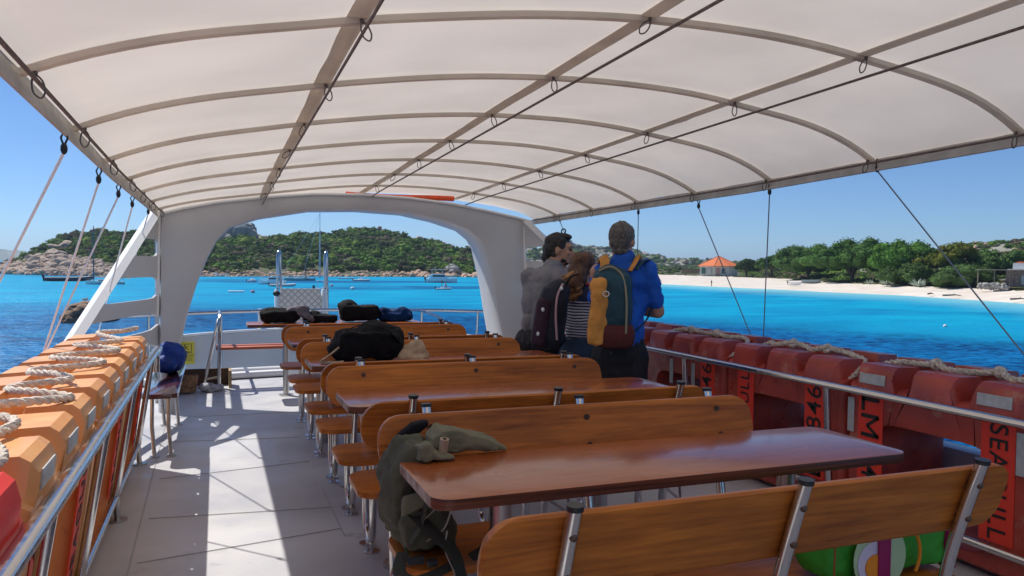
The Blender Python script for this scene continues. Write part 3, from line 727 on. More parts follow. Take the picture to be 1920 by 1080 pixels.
# A-frame stand with plank seat
t=E('plank_seat',(.3,9.2,0),'narrow orange-brown plank seat hung between steel tubes at the bow','bench')
PLK=mat('orange_plank',(.42,.11,.045),.45,var=.25,vs=3,stretch=(1,12,12),bump=.2,bs=60)
MB().box((.42,9.15,.452),(.86,.14,.03),bev=.006).build('plank',PLK,t)
MB().box((.42,9.30,.46),(.86,.10,.025),bev=.006).build('plank',PLK,t)
for p in ([(.03,10.5,.78),(.03,9.6,.80),(.03,9.1,.76),(.02,9.0,0)],[(.02,9.12,.78),(-.02,9.0,.62),(-.13,9.0,.06),(-.13,9.0,0)]):
    MB().tube(smoothpath(p,6),.019,8).build('leg',STEEL,t)
MB().tube([(-.13,9.0,.13),(.02,9.02,.15)],.013,8).build('stretcher',mat('rope_tan',(.5,.42,.3),.8),t)
# plinth of dark board with coiled rope beside it
t=E('locker_board',(-.15,8.95,0),'low dark brown board edge on the foredeck by the sign','board')
MB().box((-.17,9.45,.09),(.62,.04,.2)).build('board',mat('dark_board',(.07,.035,.02),.6,var=.3,vs=10),t,smooth=False)
MB().box((.14,9.3,.09),(.03,.3,.2)).build('end_board',mat('tan_board',(.35,.25,.13),.6),t,smooth=False)
m=MB()
for k in range(7): m.tube([(-.33+(.11-.006*k)*math.cos(a)+.01*k,8.95+(.12-.006*k)*math.sin(a),.03+.024*k+.006*math.sin(a*3)) for a in np.linspace(0,2*PI,22)[:-1]],.014,6,closed=True)
o=m.build('rope_coil',mat('brown_rope',(.26,.15,.08),.9,var=.4,vs=30,bump=.7,bs=160)); tag(o,'brown rope coil lying against the foot of the left arch leg','rope')
o=organic('rag',MB().ball((-.08,8.95,.05),(.11,.08,.05)).ball((.0,8.98,.04),(.08,.06,.035)),.012,mat('grey_rag',(.35,.36,.4),.9,var=.3,vs=20),None,disp=.02,dscale=14); tag(o,'crumpled pale grey cloth on the deck beside the brown rope coil','cloth')
# gangway raised ahead of the bow
t=E('gangway',(1.1,11.5,.2),'raised boarding gangway of diamond plate with two hooped steel handrails','gangway')
CHK=bpy.data.materials.new('diamond_plate'); CHK.use_nodes=True; nt=CHK.node_tree; b=nt.nodes['Principled BSDF']; b.inputs['Base Color'].default_value=(.58,.55,.5,1); b.inputs['Roughness'].default_value=.45; b.inputs['Metallic'].default_value=.5
tc=N(nt,'TexCoord'); mp=N(nt,'Mapping'); mp.inputs['Rotation'].default_value=(0,.785,0); mp.inputs['Scale'].default_value=(15,15,15); nt.links.new(tc.outputs['Object'],mp.inputs[0])
ck=N(nt,'TexVoronoi'); ck.feature='DISTANCE_TO_EDGE'; ck.inputs['Randomness'].default_value=0; ck.inputs['Scale'].default_value=1; nt.links.new(mp.outputs[0],ck.inputs[0])
rr=N(nt,'ValToRGB'); rr.color_ramp.elements[0].position=.05; rr.color_ramp.elements[1].position=.16; rr.color_ramp.elements[0].color=(.42,.40,.37,1); rr.color_ramp.elements[1].color=(.72,.69,.63,1); nt.links.new(ck.outputs[0],rr.inputs[0]); nt.links.new(rr.outputs[0],b.inputs['Base Color'])
bp=N(nt,'Bump'); bp.inputs['Strength'].default_value=.6; bp.inputs['Distance'].default_value=.01; nt.links.new(ck.outputs[0],bp.inputs['Height']); nt.links.new(bp.outputs[0],b.inputs['Normal'])
g0=11.5
MB().prism([(.84,.28),(1.42,.28),(1.44,.90),(1.40,1.04),(.86,1.04),(.82,.90)],1,g0,g0+.03,bev=.006).build('plate',CHK,t,smooth=False)
for x in (.80,1.46):
    MB().box((x,g0+.03,.62),(.05,.12,.82),bev=.01).build('side_frame',GELW,t)
    MB().tube(smoothpath([(x+.0,g0-.25,.35),(x+.0,g0-.18,.9),(x,g0-.12,1.42),(x+.02,g0-.05,1.57),(x+.05,g0+.05,1.53),(x+.06,g0+.12,1.3),(x+.09,g0+.2,.35)],6),.019,10).build('handrail',STEEL,t)
    MB().tube([(x,g0-.2,1.05),(x+.01,g0+.05,.95)],.012,6).build('bracket',STEELB,t)
MB().box((.55,g0-.35,.55),(.04,.05,.45)).build('prop',GELW,t,smooth=False)
for x,dx in ((1.75,.12),(2.55,.0)): MB().cyl((x,g0-.3,.2),(x-dx,g0-.3,.78),.02).build('prop',GELW,t)
MB().ball((.78,g0-.25,.98),(.05,.05,.04)).build('winch',BLKR,t)
# ================================================================== bags
BLK=mat('black_nylon',(.005,.005,.007),.85,spec=.2,var=.3,vs=14,bump=.5,bs=40,bd=.004)
BLK2=mat('black_canvas',(.007,.007,.009),.9,spec=.2,bump=.4,bs=60,var=.3,vs=10)
NAVY=mat('navy_fabric',(.004,.022,.085),.9,spec=.15,var=.35,vs=9,bump=.4,bs=40)
GSC=mat('grey_scarf',(.13,.12,.15),.9,var=.4,vs=18,bump=.5,bs=40)
TAN=mat('tan_cloth',(.42,.30,.19),.9,var=.25,vs=12,bump=.5,bs=30)
OLV=mat('olive_canvas',(.085,.083,.050),.85,var=.16,vs=7,bump=.5,bs=120,bd=.002)
OLVD=mat('dark_olive_webbing',(.035,.036,.026),.8,bump=.4,bs=160)
PIPE=mat('pale_piping',(.42,.38,.28),.8)
zt=.775
yT=8.5
o=organic('rolled_bag',MB().cap((.50,yT,zt+.085),(.76,yT-.0,zt+.085),.085).box((.63,yT,zt+.07),(.34,.2,.13),bev=.03),.014,BLK,None,disp=.012,dscale=7,fold=(.012,6,14)); tag(o,'black rolled bag at the left end of the high far table','bag','dark bundles on the far table')
m=MB().cap((.74,yT-.02,zt+.12),(.86,yT-.03,zt+.13),.06).cap((.86,yT-.03,zt+.12),(.92,yT-.08,zt+.05),.05)
organic('scarf',m,.013,GSC,o,disp=.02,dscale=14)
o=organic('flat_pouch',MB().box((1.04,yT,zt+.045),(.36,.22,.08),bev=.03).ball((.98,yT,zt+.08),(.07,.08,.06)),.013,BLK2,None,disp=.015,dscale=9); tag(o,'flat black pouch lying between the two larger black bags on the far table','bag','dark bundles on the far table')
o=organic('black_pack',MB().box((1.46,yT,zt+.10),(.42,.24,.18),bev=.05).ball((1.34,yT,zt+.17),(.11,.10,.075)),.014,BLK,None,disp=.012,dscale=8,fold=(.012,7,9)); tag(o,'humped black backpack lying on the far table, third of the bundles','bag','dark bundles on the far table')
o=organic('navy_bag',MB().cap((1.72,yT,zt+.07),(2.0,yT,zt+.07),.07).ball((1.74,yT,zt+.10),(.08,.09,.06)).ball((1.93,yT,zt+.10),(.09,.09,.06)).box((1.86,yT,zt+.05),(.36,.22,.09),bev=.03),.014,NAVY,None,disp=.014,dscale=9,fold=(.014,8,12)); tag(o,'navy blue duffel bag at the right end of the bundles on the far table','bag','dark bundles on the far table')
# big black bag on the third table
z3=.8; y3=4.93
m=MB().box((.90,y3,z3+.10),(.42,.3,.19),bev=.07).ball((.98,y3+.02,z3+.17),(.17,.13,.075)).ball((.75,y3,z3+.07),(.11,.13,.085)).ball((1.05,y3,z3+.12),(.09,.12,.11))
o=organic('black_bag',m,.013,BLK,None,disp=.02,dscale=6,fold=(.016,7,9)); tag(o,'big soft black bag slumped on the third table','bag')
MB().tube(smoothpath([(.70,y3-.15,z3+.10),(.64,y3-.14,z3+.05),(.60,y3-.1,z3+.012),(.68,y3-.19,z3+.015),(.72,y3-.2,z3+.02)],6),.012,6,flat=(1.6,.5)).build('strap',TAN,o)
MB().tube(smoothpath([(.74,y3-.14,z3+.20),(.84,y3-.18,z3+.24),(.98,y3-.17,z3+.21),(1.08,y3-.13,z3+.12)],6),.010,6,flat=(1.8,.4)).build('strap',BLK2,o)
m=MB()
for k in range(3): m.tube([(1.17+(.085-.02*k)*math.cos(a),y3-.10+(.07-.015*k)*math.sin(a),z3+.035+.03*k+.02*math.sin(a+k)) for a in np.linspace(0,2*PI,16)[:-1]],.026,8,closed=True)
o=organic('tan_cloth',m,.010,TAN,None,disp=.012,dscale=16); tag(o,'crumpled tan scarf bundled against the big black bag','scarf')
# olive backpack hanging over the left end of the near table onto the bench
t=E('olive_backpack',(.62,2.42,.5),'open olive canvas backpack slumped over the left end of the nearest table','backpack')
OLVL=mat('olive_canvas_light',(.165,.155,.092),.85,var=.1,vs=6,bump=.4,bs=140,bd=.002)
m=MB().prism([(.505,.60),(.50,.70),(.515,.79),(.56,.85),(.63,.845),(.66,.80),(.68,.68),(.73,.56),(.72,.505),(.57,.505)],1,2.34,2.56,bev=.03)
organic('sack',m,.0075,OLV,t,smooth=3,disp=.010,dscale=9,fold=(.030,10,7))
m=MB().prism([(.63,.802),(.64,.86),(.675,.89),(.75,.882),(.84,.848),(.905,.812),(.915,.803)],1,2.37,2.48,bev=.025); organic('lid',m,.006,OLVL,t,smooth=3,disp=.004,dscale=9,fold=(.016,9,9),seed=4)
m=MB().prism([(.535,.74),(.56,.84),(.61,.885),(.67,.893),(.67,.87),(.62,.84),(.60,.78)],1,2.50,2.56,bev=.015); organic('back_padding',m,.006,BLK2,t,smooth=2,disp=.004,dscale=12)
m=MB().prism([(.575,.804),(.585,.85),(.62,.868),(.635,.84),(.66,.822),(.70,.818),(.705,.803)],1,2.30,2.37,bev=.018); organic('side_pocket',m,.0055,OLVL,t,smooth=2,disp=.004,dscale=14,fold=(.016,16,12),seed=8)
m=MB().prism([(.525,.585),(.53,.69),(.60,.715),(.655,.66),(.675,.58),(.62,.53),(.545,.535)],1,2.27,2.345,bev=.02); organic('front_pocket',m,.006,OLV,t,smooth=2,disp=.004,dscale=14,fold=(.018,13,10),seed=11)
m=MB().prism([(.52,.655),(.525,.715),(.61,.735),(.665,.675),(.64,.655),(.59,.68)],1,2.255,2.28,bev=.008); organic('pocket_flap',m,.005,OLVL,t,smooth=2,disp=.002,dscale=14)
for xx,zz in ((.575,.665),(.60,.60)): MB().cyl((xx,2.256,zz),(xx,2.25,zz),.007,n=12).build('snap',BLKR,t)
m=MB().box((.555,2.22,.535),(.05,.02,.022),bev=.004).box((.60,2.2,.53),(.03,.03,.018),bev=.004); m.build('buckle',BLKR,t)
m=MB().cyl((.668,2.345,.80),(.672,2.33,.868),.0145,n=16); b=m.build('stake_handle',mat('bamboo',(.38,.27,.18),.6,var=.25,vs=8,stretch=(6,6,1)),t)
MB().cyl((.672,2.33,.8675),(.6722,2.3295,.870),.007,n=12).build('end_ring',OLVD,b)
for pts,w_,mm in (([(.56,2.30,.66),(.60,2.22,.62),(.66,2.18,.56),(.68,2.16,.49),(.69,2.14,.43)],.026,OLVD),([(.53,2.28,.54),(.50,2.2,.515),(.53,2.14,.512),(.60,2.16,.512),(.68,2.22,.512)],.02,OLVD),
    ([(.80,2.20,.76),(.80,2.19,.66),(.77,2.20,.56),(.72,2.2,.53)],.03,OLVD),([(.60,2.26,.74),(.58,2.26,.64),(.55,2.28,.58)],.03,OLV)):
    MB().tube(smoothpath(pts,6),w_,8,flat=(1,.14)).build('strap',mm,t)
for pts in ([(.545,2.33,.58),(.58,2.27,.63),(.62,2.24,.68),(.64,2.24,.72)],[(.60,2.27,.57),(.64,2.22,.62),(.66,2.21,.68)],[(.66,2.14,.44),(.66,2.17,.50),(.64,2.2,.56),(.645,2.2,.62)]): MB().tube(smoothpath(pts,6),.0028,5).build('piping',PIPE,t)
MB().tube(smoothpath([(.555,2.45,.80),(.53,2.40,.70),(.54,2.36,.60),(.55,2.30,.50),(.56,2.25,.35),(.60,2.22,.18)],6),.003,5).build('cord',mat('green_cord',(.01,.09,.06),.7),t)
# green tote on the near bench
t=E('green_bag',(1.85,1.78,.5),'bright green tote bag with a flower print behind the near bench backrest','bag')
GRN=mat('green_fabric',(.035,.30,.02),.65,var=.12,vs=6,bump=.3,bs=40); MAG=mat('magenta_trim',(.28,.004,.09),.6); 
o=organic('body',MB().box((1.86,1.765,.60),(.50,.16,.17),bev=.05),.010,GRN,t,disp=.01,dscale=6,fold=(.008,8,8))
fy=1.672
def disc(r,x,z,y,m,nm): MB().cyl((x,y,z),(x,y-.003,z),r,n=30).build(nm,m,t)
disc(.098,1.79,.585,fy,mat('pale_green_print',(.42,.58,.34),.65),'print'); disc(.062,1.765,.575,fy-.004,mat('lilac_print',(.6,.55,.68),.65),'print'); disc(.036,1.765,.565,fy-.008,mat('orange_print',(.75,.25,.01),.65),'print')
MB().tube([(1.845+.098*math.cos(a),fy-.004,.585+.098*math.sin(a)) for a in np.linspace(-.6,1.9,16)],.005,6).build('print_ring',mat('orange_print',(.75,.25,.01),.65),t)
MB().box((1.795,fy-.012,.60),(.045,.008,.17),bev=.003).build('trim',MAG,t); MB().box((2.09,1.70,.60),(.03,.05,.18),bev=.01).build('trim',MAG,t)
MB().tube([(1.62,fy-.002,.52),(1.622,fy-.004,.69)],.003,5).build('seam',mat('brown_seam',(.25,.07,.01),.6),t)
# ================================================================== people
SKIN=mat('skin',(.46,.25,.165),.5,var=.08,vs=20,spec=.3)
def frame(x,y):
    F=Vector((x,y,0)).normalized(); R=Vector((F.y,-F.x,0)); return lambda a,b,z:Vector((x,y,0))+R*a+F*b+Vector((0,0,z)),Matrix((R,F,Vector((0,0,1)))).transposed()
def head(m,P,R,c,yaw,tilt=0,sc=1.0,beard=False,chin=True):
    """head at local c looking along local yaw (0 = away from the camera, 90 = to the right)"""
    Y=R@Matrix.Rotation(-math.radians(yaw),3,'Z')@Matrix.Rotation(math.radians(tilt),3,'X')   # +y of Y = look direction
    C=P(*c)
    q=lambda x,y,z:C+Y@Vector((x*sc,y*sc,z*sc))
    m.ball(q(0,-.012,.022),(.074*sc,.094*sc,.095*sc),20,14,Y); m.ball(q(0,.03,-.035),(.058*sc,.062*sc,.075*sc),16,12,Y)
    m.ball(q(0,.062,-.082),(.03*sc,.028*sc,.026*sc),12,8,Y)                      # chin
    m.cap(q(0,.088,.012),q(0,.110,-.026),.009*sc,.014*sc)                        # nose
    m.ball(q(0,.078,.034),(.05*sc,.02*sc,.014*sc),12,8,Y)                        # brow
    m.ball(q(0,.092,-.055),(.022*sc,.012*sc,.012*sc),10,8,Y)                     # lips
    for s in (-1,1):
        m.ball(q(s*.038,.070,-.014),(.02*sc,.02*sc,.018*sc),10,8,Y)
        m.ball(q(s*.078,-.008,-.008),(.010*sc,.019*sc,.032*sc),10,8,Y)           # ears
    return q,Y
def hand(m,w,d,n,s=1.0,curl=.9):
    """palm from wrist w along d, palm normal n; four bent fingers and a thumb"""
    d=Vector(d).normalized(); n=Vector(n).normalized(); n=(n-d*n.dot(d)).normalized(); k=d.cross(n); w=Vector(w)
    R=Matrix((k,d,n)).transposed(); m.box(w+d*.045*s,(.078*s,.088*s,.026*s),R,bev=.010*s)
    for i,(o,l) in enumerate(((-.030,.070),(-.010,.080),(.010,.075),(.029,.060))):
        p=w+d*.085*s+k*o*s; a=.0
        for j,f in enumerate((.45,.32,.26)):
            a+=curl*(.35+.4*j); v=d*math.cos(a)+n*math.sin(a); q=p+v*l*s*f; m.cap(p,q,.0088*s-.0006*j,.0084*s-.0006*j,8); p=q
    p=w+d*.02*s-k*.034*s; q=p+(d*.6-k*.7+n*.3).normalized()*.038*s; m.cap(p,q,.012*s,.010*s,8); m.cap(q,q+(d*.8-k*.1+n*.5).normalized()*.034*s,.010*s,.008*s,8)
def limb(m,pts,rs):
    for a,b,r1,r2 in zip(pts,pts[1:],rs,rs[1:]): m.cap(a,b,r1,r2,12)
def shoe(m,P,R,a,b,yaw=0):
    Y=R@Matrix.Rotation(-yaw,3,'Z'); m.ball(P(a,b,.045),(.048,.125,.05),14,9,Y); m.ball(P(a,b,.03)+Y@Vector((0,.06,0)),(.05,.09,.035),14,9,Y)
# ---- man in blue, seen from behind
P,R=frame(2.37,4.27)
man=E('person',(2.37,4.27,0),'man with short grey hair in a blue T-shirt, seen from behind','person','three passengers standing at the right rail')
m=MB(); q,Y=head(m,P,R,(.005,.0,1.572),16,-4,.97)
m.cap(P(0,-.012,1.40),P(0,-.01,1.53),.062,.056)
m.ball(P(0,0,1.33),(.15,.095,.11),16,12,R); m.ball(P(0,0,1.18),(.155,.10,.17),16,12,R); m.ball(P(0,0,1.0),(.145,.10,.17),16,12,R); m.ball(P(0,-.01,.88),(.155,.115,.12),16,12,R)
for s in (-1,1):
    limb(m,[P(s*.085,0,.86),P(s*.10,.02,.47),P(s*.105,-.01,.09)],[.085,.055,.038]); m.ball(P(s*.105,.05,.05),(.04,.11,.04),12,8,R)
rs=[P(.165,0,1.385),P(.235,.05,1.135),P(.12,.20,1.13)]; limb(m,rs,[.050,.043,.030]); hand(m,rs[-1],P(.0,.24,1.18)-rs[-1],(0,0,1))
ls=[P(-.145,.02,1.385),P(-.155,.14,1.15),P(-.05,.24,1.17)]; limb(m,ls,[.050,.043,.030]); hand(m,ls[-1],P(0.06,.28,1.15)-ls[-1],(0,0,1))
organic('body',m,.0085,SKIN,man,smooth=7)
BTS=mat('royal_blue_jersey',(.006,.095,.48),.8,var=.18,vs=6,bump=.25,bs=30,bd=.006)
m=MB(); m.ball(P(0,0,1.34),(.18,.118,.115),18,12,R).ball(P(0,0,1.18),(.172,.12,.20),18,12,R).ball(P(0,0,1.02),(.168,.122,.20),18,12,R).cyl(P(0,0,.915),P(0,0,1.1),.14,.14,24)
m.cap(P(-.0,-.01,1.42),P(0,-.01,1.455),.072,.066)
m.cap(P(.15,0,1.385),P(.205,.025,1.22),.076,.066).cap(P(-.125,.03,1.385),P(-.145,.10,1.22),.070,.062)
m.box(P(0,0,1.0),(.30,.20,.18),R,bev=.07)
organic('shirt',m,.0095,BTS,man,smooth=14,disp=.010,dscale=7,fold=(.030,6,3.5))
TRO=mat('charcoal_trousers',(.012,.013,.018),.8,var=.3,vs=8,bump=.3,bs=40)
m=MB(); m.ball(P(0,0,.90),(.170,.130,.09),18,12,R).ball(P(0,0,.87),(.168,.130,.12),18,12,R).ball(P(0,0,.95),(.160,.118,.09),18,12,R).box(P(0,0,.80),(.27,.20,.2),R,bev=.06)
for s in (-1,1): m.cap(P(s*.080,0,.85),P(s*.09,.02,.48),.105,.085).cap(P(s*.10,.02,.48),P(s*.105,-.01,.12),.075,.065)
organic('trousers',m,.011,TRO,man,smooth=4,fold=(.012,7,5))
m=MB()
for s in (-1,1): shoe(m,P,R,s*.105,.05)
organic('shoes',m,.009,mat('dark_shoe',(.03,.03,.035),.6),man,smooth=3)
HG=mat('grey_hair',(.17,.155,.145),.8,col2=(.06,.055,.05),vs=45,bump=.9,bs=130,bd=.006)
m=MB(); m.ball(q(0,-.022,.042),(.081,.098,.088),20,14,Y).ball(q(0,-.045,-.005),(.068,.066,.065),16,12,Y).ball(q(0,.03,.085),(.062,.06,.036),16,10,Y).ball(q(0,-.05,-.06),(.052,.045,.03),12,8,Y)
organic('hair',m,.007,HG,man,smooth=2,disp=.006,dscale=30)
# backpack on his back (top-level: worn thing)
bp_=E('backpack',tuple(P(-.09,-.22,.95)),'teal backpack with mustard side pocket and maroon base worn by the man in blue','backpack')
TEAL=mat('teal_fabric',(.012,.055,.080),.75,var=.2,vs=8,bump=.3,bs=60); MUS=mat('mustard_fabric',(.60,.26,.05),.8,var=.15,vs=8,bump=.35,bs=60); MAR=mat('maroon_fabric',(.085,.012,.012),.8,var=.2,vs=8)
m=MB().box(P(-.055,-.185,1.21),(.25,.17,.36),R,bev=.07).ball(P(-.065,-.17,1.36),(.105,.08,.07),16,12,R); organic('main_compartment',m,.009,TEAL,bp_,smooth=5,disp=.006,dscale=10,fold=(.016,9,4))
m=MB().box(P(-.03,-.195,1.0),(.24,.17,.16),R,bev=.06); organic('base',m,.009,MAR,bp_,smooth=5)
m=MB().box(P(-.132,-.235,1.145),(.110,.13,.42),R@Matrix.Rotation(.05,3,'Y'),bev=.05); organic('side_pocket',m,.008,MUS,bp_,smooth=4,disp=.008,dscale=12,fold=(.020,10,4))
MB().tube(smoothpath([P(.035,-.28,1.02),P(.035,-.275,1.22),P(.01,-.25,1.36),P(-.06,-.24,1.415),P(-.13,-.23,1.39)],8),.0065,6).build('zip',mat('khaki_zip',(.28,.24,.16),.7),bp_)
for a0 in (-.10,.085): MB().tube(smoothpath([P(a0*.85-.02,-.12,1.39),P(a0,-.10,1.445),P(a0*1.15,-.03,1.475),P(a0*1.25,.06,1.42)],8),.030,8,flat=(1,.3)).build('shoulder_strap',MUS,bp_)
MB().tube(smoothpath([P(.09,-.13,1.40),P(.13,-.09,1.45),P(.17,-.02,1.46)],6),.018,8,flat=(1,.3)).build('strap_edge',TEAL,bp_)
MB().tube(smoothpath([P(.09,-.12,1.02),P(.16,-.08,1.09),P(.19,.0,1.16)],6),.012,6,flat=(1,.25)).build('lower_strap',TEAL,bp_)
MB().tube([P(-.085+.018*math.cos(a),-.305,1.255+.016*math.sin(a)) for a in np.linspace(0,2*PI,12)[:-1]],.003,5,closed=True).build('clip',mat('white_plastic',(.75,.75,.75),.4),bp_)
# ---- woman in the middle
P,R=frame(2.38,4.80)
wo=E('person',(2.38,4.80,0),'woman with windblown brown and blond hair in a striped top, hand raised','person','three passengers standing at the right rail')
m=MB(); q,Y=head(m,P,R,(.0,.03,1.40),48,-6,.93)
m.cap(P(-.01,0,1.25),P(-.02,.01,1.36),.050,.046)
m.ball(P(0,0,1.19),(.14,.09,.10),16,12,R); m.ball(P(0,0,1.04),(.125,.085,.15),16,12,R); m.ball(P(0,0,.90),(.13,.09,.12),16,12,R); m.ball(P(0,-.015,.80),(.155,.12,.12),16,12,R)
for s in (-1,1):
    limb(m,[P(s*.085,0,.78),P(s*.085,.02,.43),P(s*.09,-.01,.08)],[.085,.052,.036]); m.ball(P(s*.09,.05,.045),(.038,.10,.036),12,8,R)
rs=[P(.135,.0,1.235),P(.19,.10,1.10),P(.150,.04,1.345)]; limb(m,rs,[.047,.036,.024]); hand(m,rs[-1],P(.085,.06,1.44)-rs[-1],-R.col[0]*.3+R.col[1],.9,.45)
ls=[P(-.135,0,1.235),P(-.17,.12,1.03),P(-.06,.27,1.02)]; limb(m,ls,[.047,.036,.026]); hand(m,ls[-1],P(0.05,.30,1.01)-ls[-1],(0,0,-1),.92)
organic('body',m,.0085,SKIN,wo,smooth=5)
STR=bpy.data.materials.new('striped_jersey'); STR.use_nodes=True; nt=STR.node_tree; b=nt.nodes['Principled BSDF']; b.inputs['Roughness'].default_value=.85
tc=N(nt,'TexCoord'); sp=N(nt,'SeparateXYZ'); nt.links.new(tc.outputs['Object'],sp.inputs[0]); ns=N(nt,'TexNoise'); ns.inputs['Scale'].default_value=6; nt.links.new(tc.outputs['Object'],ns.inputs[0])
ma=N(nt,'Math',operation='MULTIPLY_ADD'); nt.links.new(ns.outputs[0],ma.inputs[0]); ma.inputs[1].default_value=.03; nt.links.new(sp.outputs['Z'],ma.inputs[2])
mu=N(nt,'Math',operation='MULTIPLY'); mu.inputs[1].default_value=2*PI/.023; nt.links.new(ma.outputs[0],mu.inputs[0]); sn=N(nt,'Math',operation='SINE'); nt.links.new(mu.outputs[0],sn.inputs[0])
gt=N(nt,'Math',operation='GREATER_THAN'); gt.inputs[1].default_value=.1; nt.links.new(sn.outputs[0],gt.inputs[0]); g2=N(nt,'Math',operation='GREATER_THAN'); g2.inputs[1].default_value=1.135; nt.links.new(sp.outputs['Z'],g2.inputs[0])
mxm=N(nt,'Math',operation='MAXIMUM'); nt.links.new(gt.outputs[0],mxm.inputs[0]); nt.links.new(g2.outputs[0],mxm.inputs[1])
mx=N(nt,'Mix',data_type='RGBA'); nt.links.new(mxm.outputs[0],mx.inputs[0]); mx.inputs[6].default_value=(.62,.60,.66,1); mx.inputs[7].default_value=(.014,.028,.075,1); nt.links.new(mx.outputs[2],b.inputs['Base Color'])
m=MB(); m.ball(P(0,0,1.19),(.152,.10,.095),18,12,R).ball(P(0,0,1.05),(.14,.10,.16),18,12,R).box(P(0,0,.96),(.26,.19,.14),R,bev=.07).cap(P(-.01,0,1.24),P(-.01,.0,1.265),.066,.060)
for s in (-1,1): m.cap(P(s*.125,0,1.235),P(s*.165,.05,1.12),.062,.056)
organic('top',m,.009,STR,wo,smooth=12,fold=(.016,8,5))
m=MB().tube([P(-.012+.062*math.cos(a),.0+.058*math.sin(a),1.285-.01*math.sin(a)) for a in np.linspace(0,2*PI,18)[:-1]],.006,6,closed=True); m.build('neck_band',mat('coral_trim',(.6,.05,.07),.7),wo)
m=MB(); m.ball(P(0,-.005,.885),(.150,.112,.07),18,12,R).ball(P(0,-.01,.80),(.168,.132,.135),18,12,R)
for s in (-1,1): m.cap(P(s*.085,0,.78),P(s*.09,.01,.58),.098,.085)
organic('shorts',m,.010,mat('slate_blue_cotton',(.022,.048,.10),.85,var=.2,vs=8,bump=.3,bs=40),wo,smooth=4,fold=(.010,8,5))
m=MB(); [shoe(m,P,R,s*.09,.05) for s in (-1,1)]; organic('shoes',m,.009,mat('grey_shoe',(.2,.2,.2),.6),wo,smooth=3)
m=MB(); m.ball(q(0,-.026,.040),(.086,.100,.088),20,14,Y).ball(q(0,-.07,-.02),(.078,.062,.08),16,12,Y).cap(P(-.03,-.05,1.37),P(-.10,-.09,1.29),.055,.035).cap(P(-.03,-.06,1.33),P(-.05,-.09,1.25),.050,.030)
HB=mat('brown_blond_hair',(.16,.065,.028),.55,col2=(.05,.022,.012),vs=12,stretch=(1,1,.4),bump=1,bs=90,bd=.006)
organic('hair',m,.007,HB,wo,smooth=5,disp=.007,dscale=14,fold=(.010,16,5))
BLD=mat('blond_tips',(.42,.21,.07),.55,col2=(.22,.10,.035),vs=20,bump=1,bs=120,bd=.005)
m=MB()
for k in range(16):
    z0=1.40-.011*k; a0=-.045-.03*math.sin(k*1.3); ln_=.10+.05*math.sin(k*2.1+1); b0=-.075+.012*math.cos(k*2.7)
    p0=P(a0,b0,z0-.02); p1=P(a0-ln_*.55,b0-.02,z0-.045-.01*math.sin(k)); p2=P(a0-ln_,b0-.01,z0-.085+.02*math.cos(k*1.7))
    m.tube(smoothpath([p0,p1,p2],5),[.020*(1-.085*i) for i in range(11)],7)
organic('hair_ends',m,.005,BLD,wo,smooth=1,disp=.006,dscale=30)
MB().tube(smoothpath([q(-.07,.03,.085),q(-.02,.05,.115),q(.05,.055,.10)],5),.004,6).build('sunglasses_arm',CAP,wo)
# ---- man on the left, profile towards the right
P,R=frame(2.28,5.20)
mb_=E('person',(2.28,5.20,0),'bearded man with black tied hair in a grey shirt, looking right','person','three passengers standing at the right rail')
m=MB(); q,Y=head(m,P,R,(.085,.10,1.535),98,-6,1.0)
m.cap(P(.02,.06,1.36),P(.055,.085,1.48),.060,.052)
m.ball(P(-.005,.03,1.29),(.155,.105,.12),16,12,R); m.ball(P(-.03,.0,1.13),(.145,.10,.17),16,12,R); m.ball(P(-.055,-.02,.96),(.14,.10,.14),16,12,R); m.ball(P(-.07,-.03,.86),(.15,.115,.12),16,12,R)
for s in (-1,1):
    limb(m,[P(-.07+s*.085,-.02,.84),P(-.07+s*.09,.0,.46),P(-.07+s*.1,-.03,.09)],[.085,.054,.037]); m.ball(P(-.07+s*.1,.02,.045),(.04,.11,.038),12,8,R)
rs=[P(.135,.05,1.33),P(.23,.16,1.15),P(.17,.15,1.36)]; limb(m,rs,[.046,.040,.028]); hand(m,rs[-1],P(.10,.16,1.43)-rs[-1],-R.col[0],.95,.9)
ls=[P(-.14,.03,1.33),P(-.10,.20,1.12),P(.06,.32,1.10)]; limb(m,ls,[.046,.040,.028]); hand(m,ls[-1],P(.2,.36,1.10)-ls[-1],(0,0,-1),.95)
organic('body',m,.0085,SKIN,mb_,smooth=5)
GSH=mat('grey_linen_shirt',(.21,.205,.225),.85,var=.1,vs=8,bump=.3,bs=60)
m=MB(); m.ball(P(-.005,.03,1.30),(.182,.128,.118),18,12,R).ball(P(-.03,.0,1.14),(.172,.128,.19),18,12,R).ball(P(-.015,.015,1.22),(.176,.127,.15),18,12,R).box(P(-.05,-.015,.98),(.29,.20,.18),R,bev=.07).cap(P(.015,.05,1.36),P(.03,.06,1.415),.078,.066)
for s in (-1,1): pass
m.cap(P(.13,.05,1.33),P(.225,.155,1.16),.076,.058).cap(P(-.13,.03,1.33),P(-.10,.18,1.14),.078,.062).cap(P(.225,.155,1.16),P(.195,.15,1.27),.055,.045)
organic('shirt',m,.009,GSH,mb_,smooth=9,disp=.004,dscale=8,fold=(.020,8,4))
PAT=mat('patterned_shorts',(.02,.02,.026),.85,bump=.3,bs=40,grunge=((.16,.14,.13),.56,26.))
m=MB(); m.ball(P(-.07,-.03,.86),(.17,.13,.13),18,12,R)
for s in (-1,1): m.cap(P(-.07+s*.085,-.02,.84),P(-.07+s*.09,-.01,.55),.10,.088)
organic('shorts',m,.010,PAT,mb_,smooth=4,fold=(.012,8,5))
m=MB(); [shoe(m,P,R,-.07+s*.1,.03) for s in (-1,1)]; organic('shoes',m,.009,mat('brown_shoe',(.08,.05,.03),.6),mb_,smooth=3)
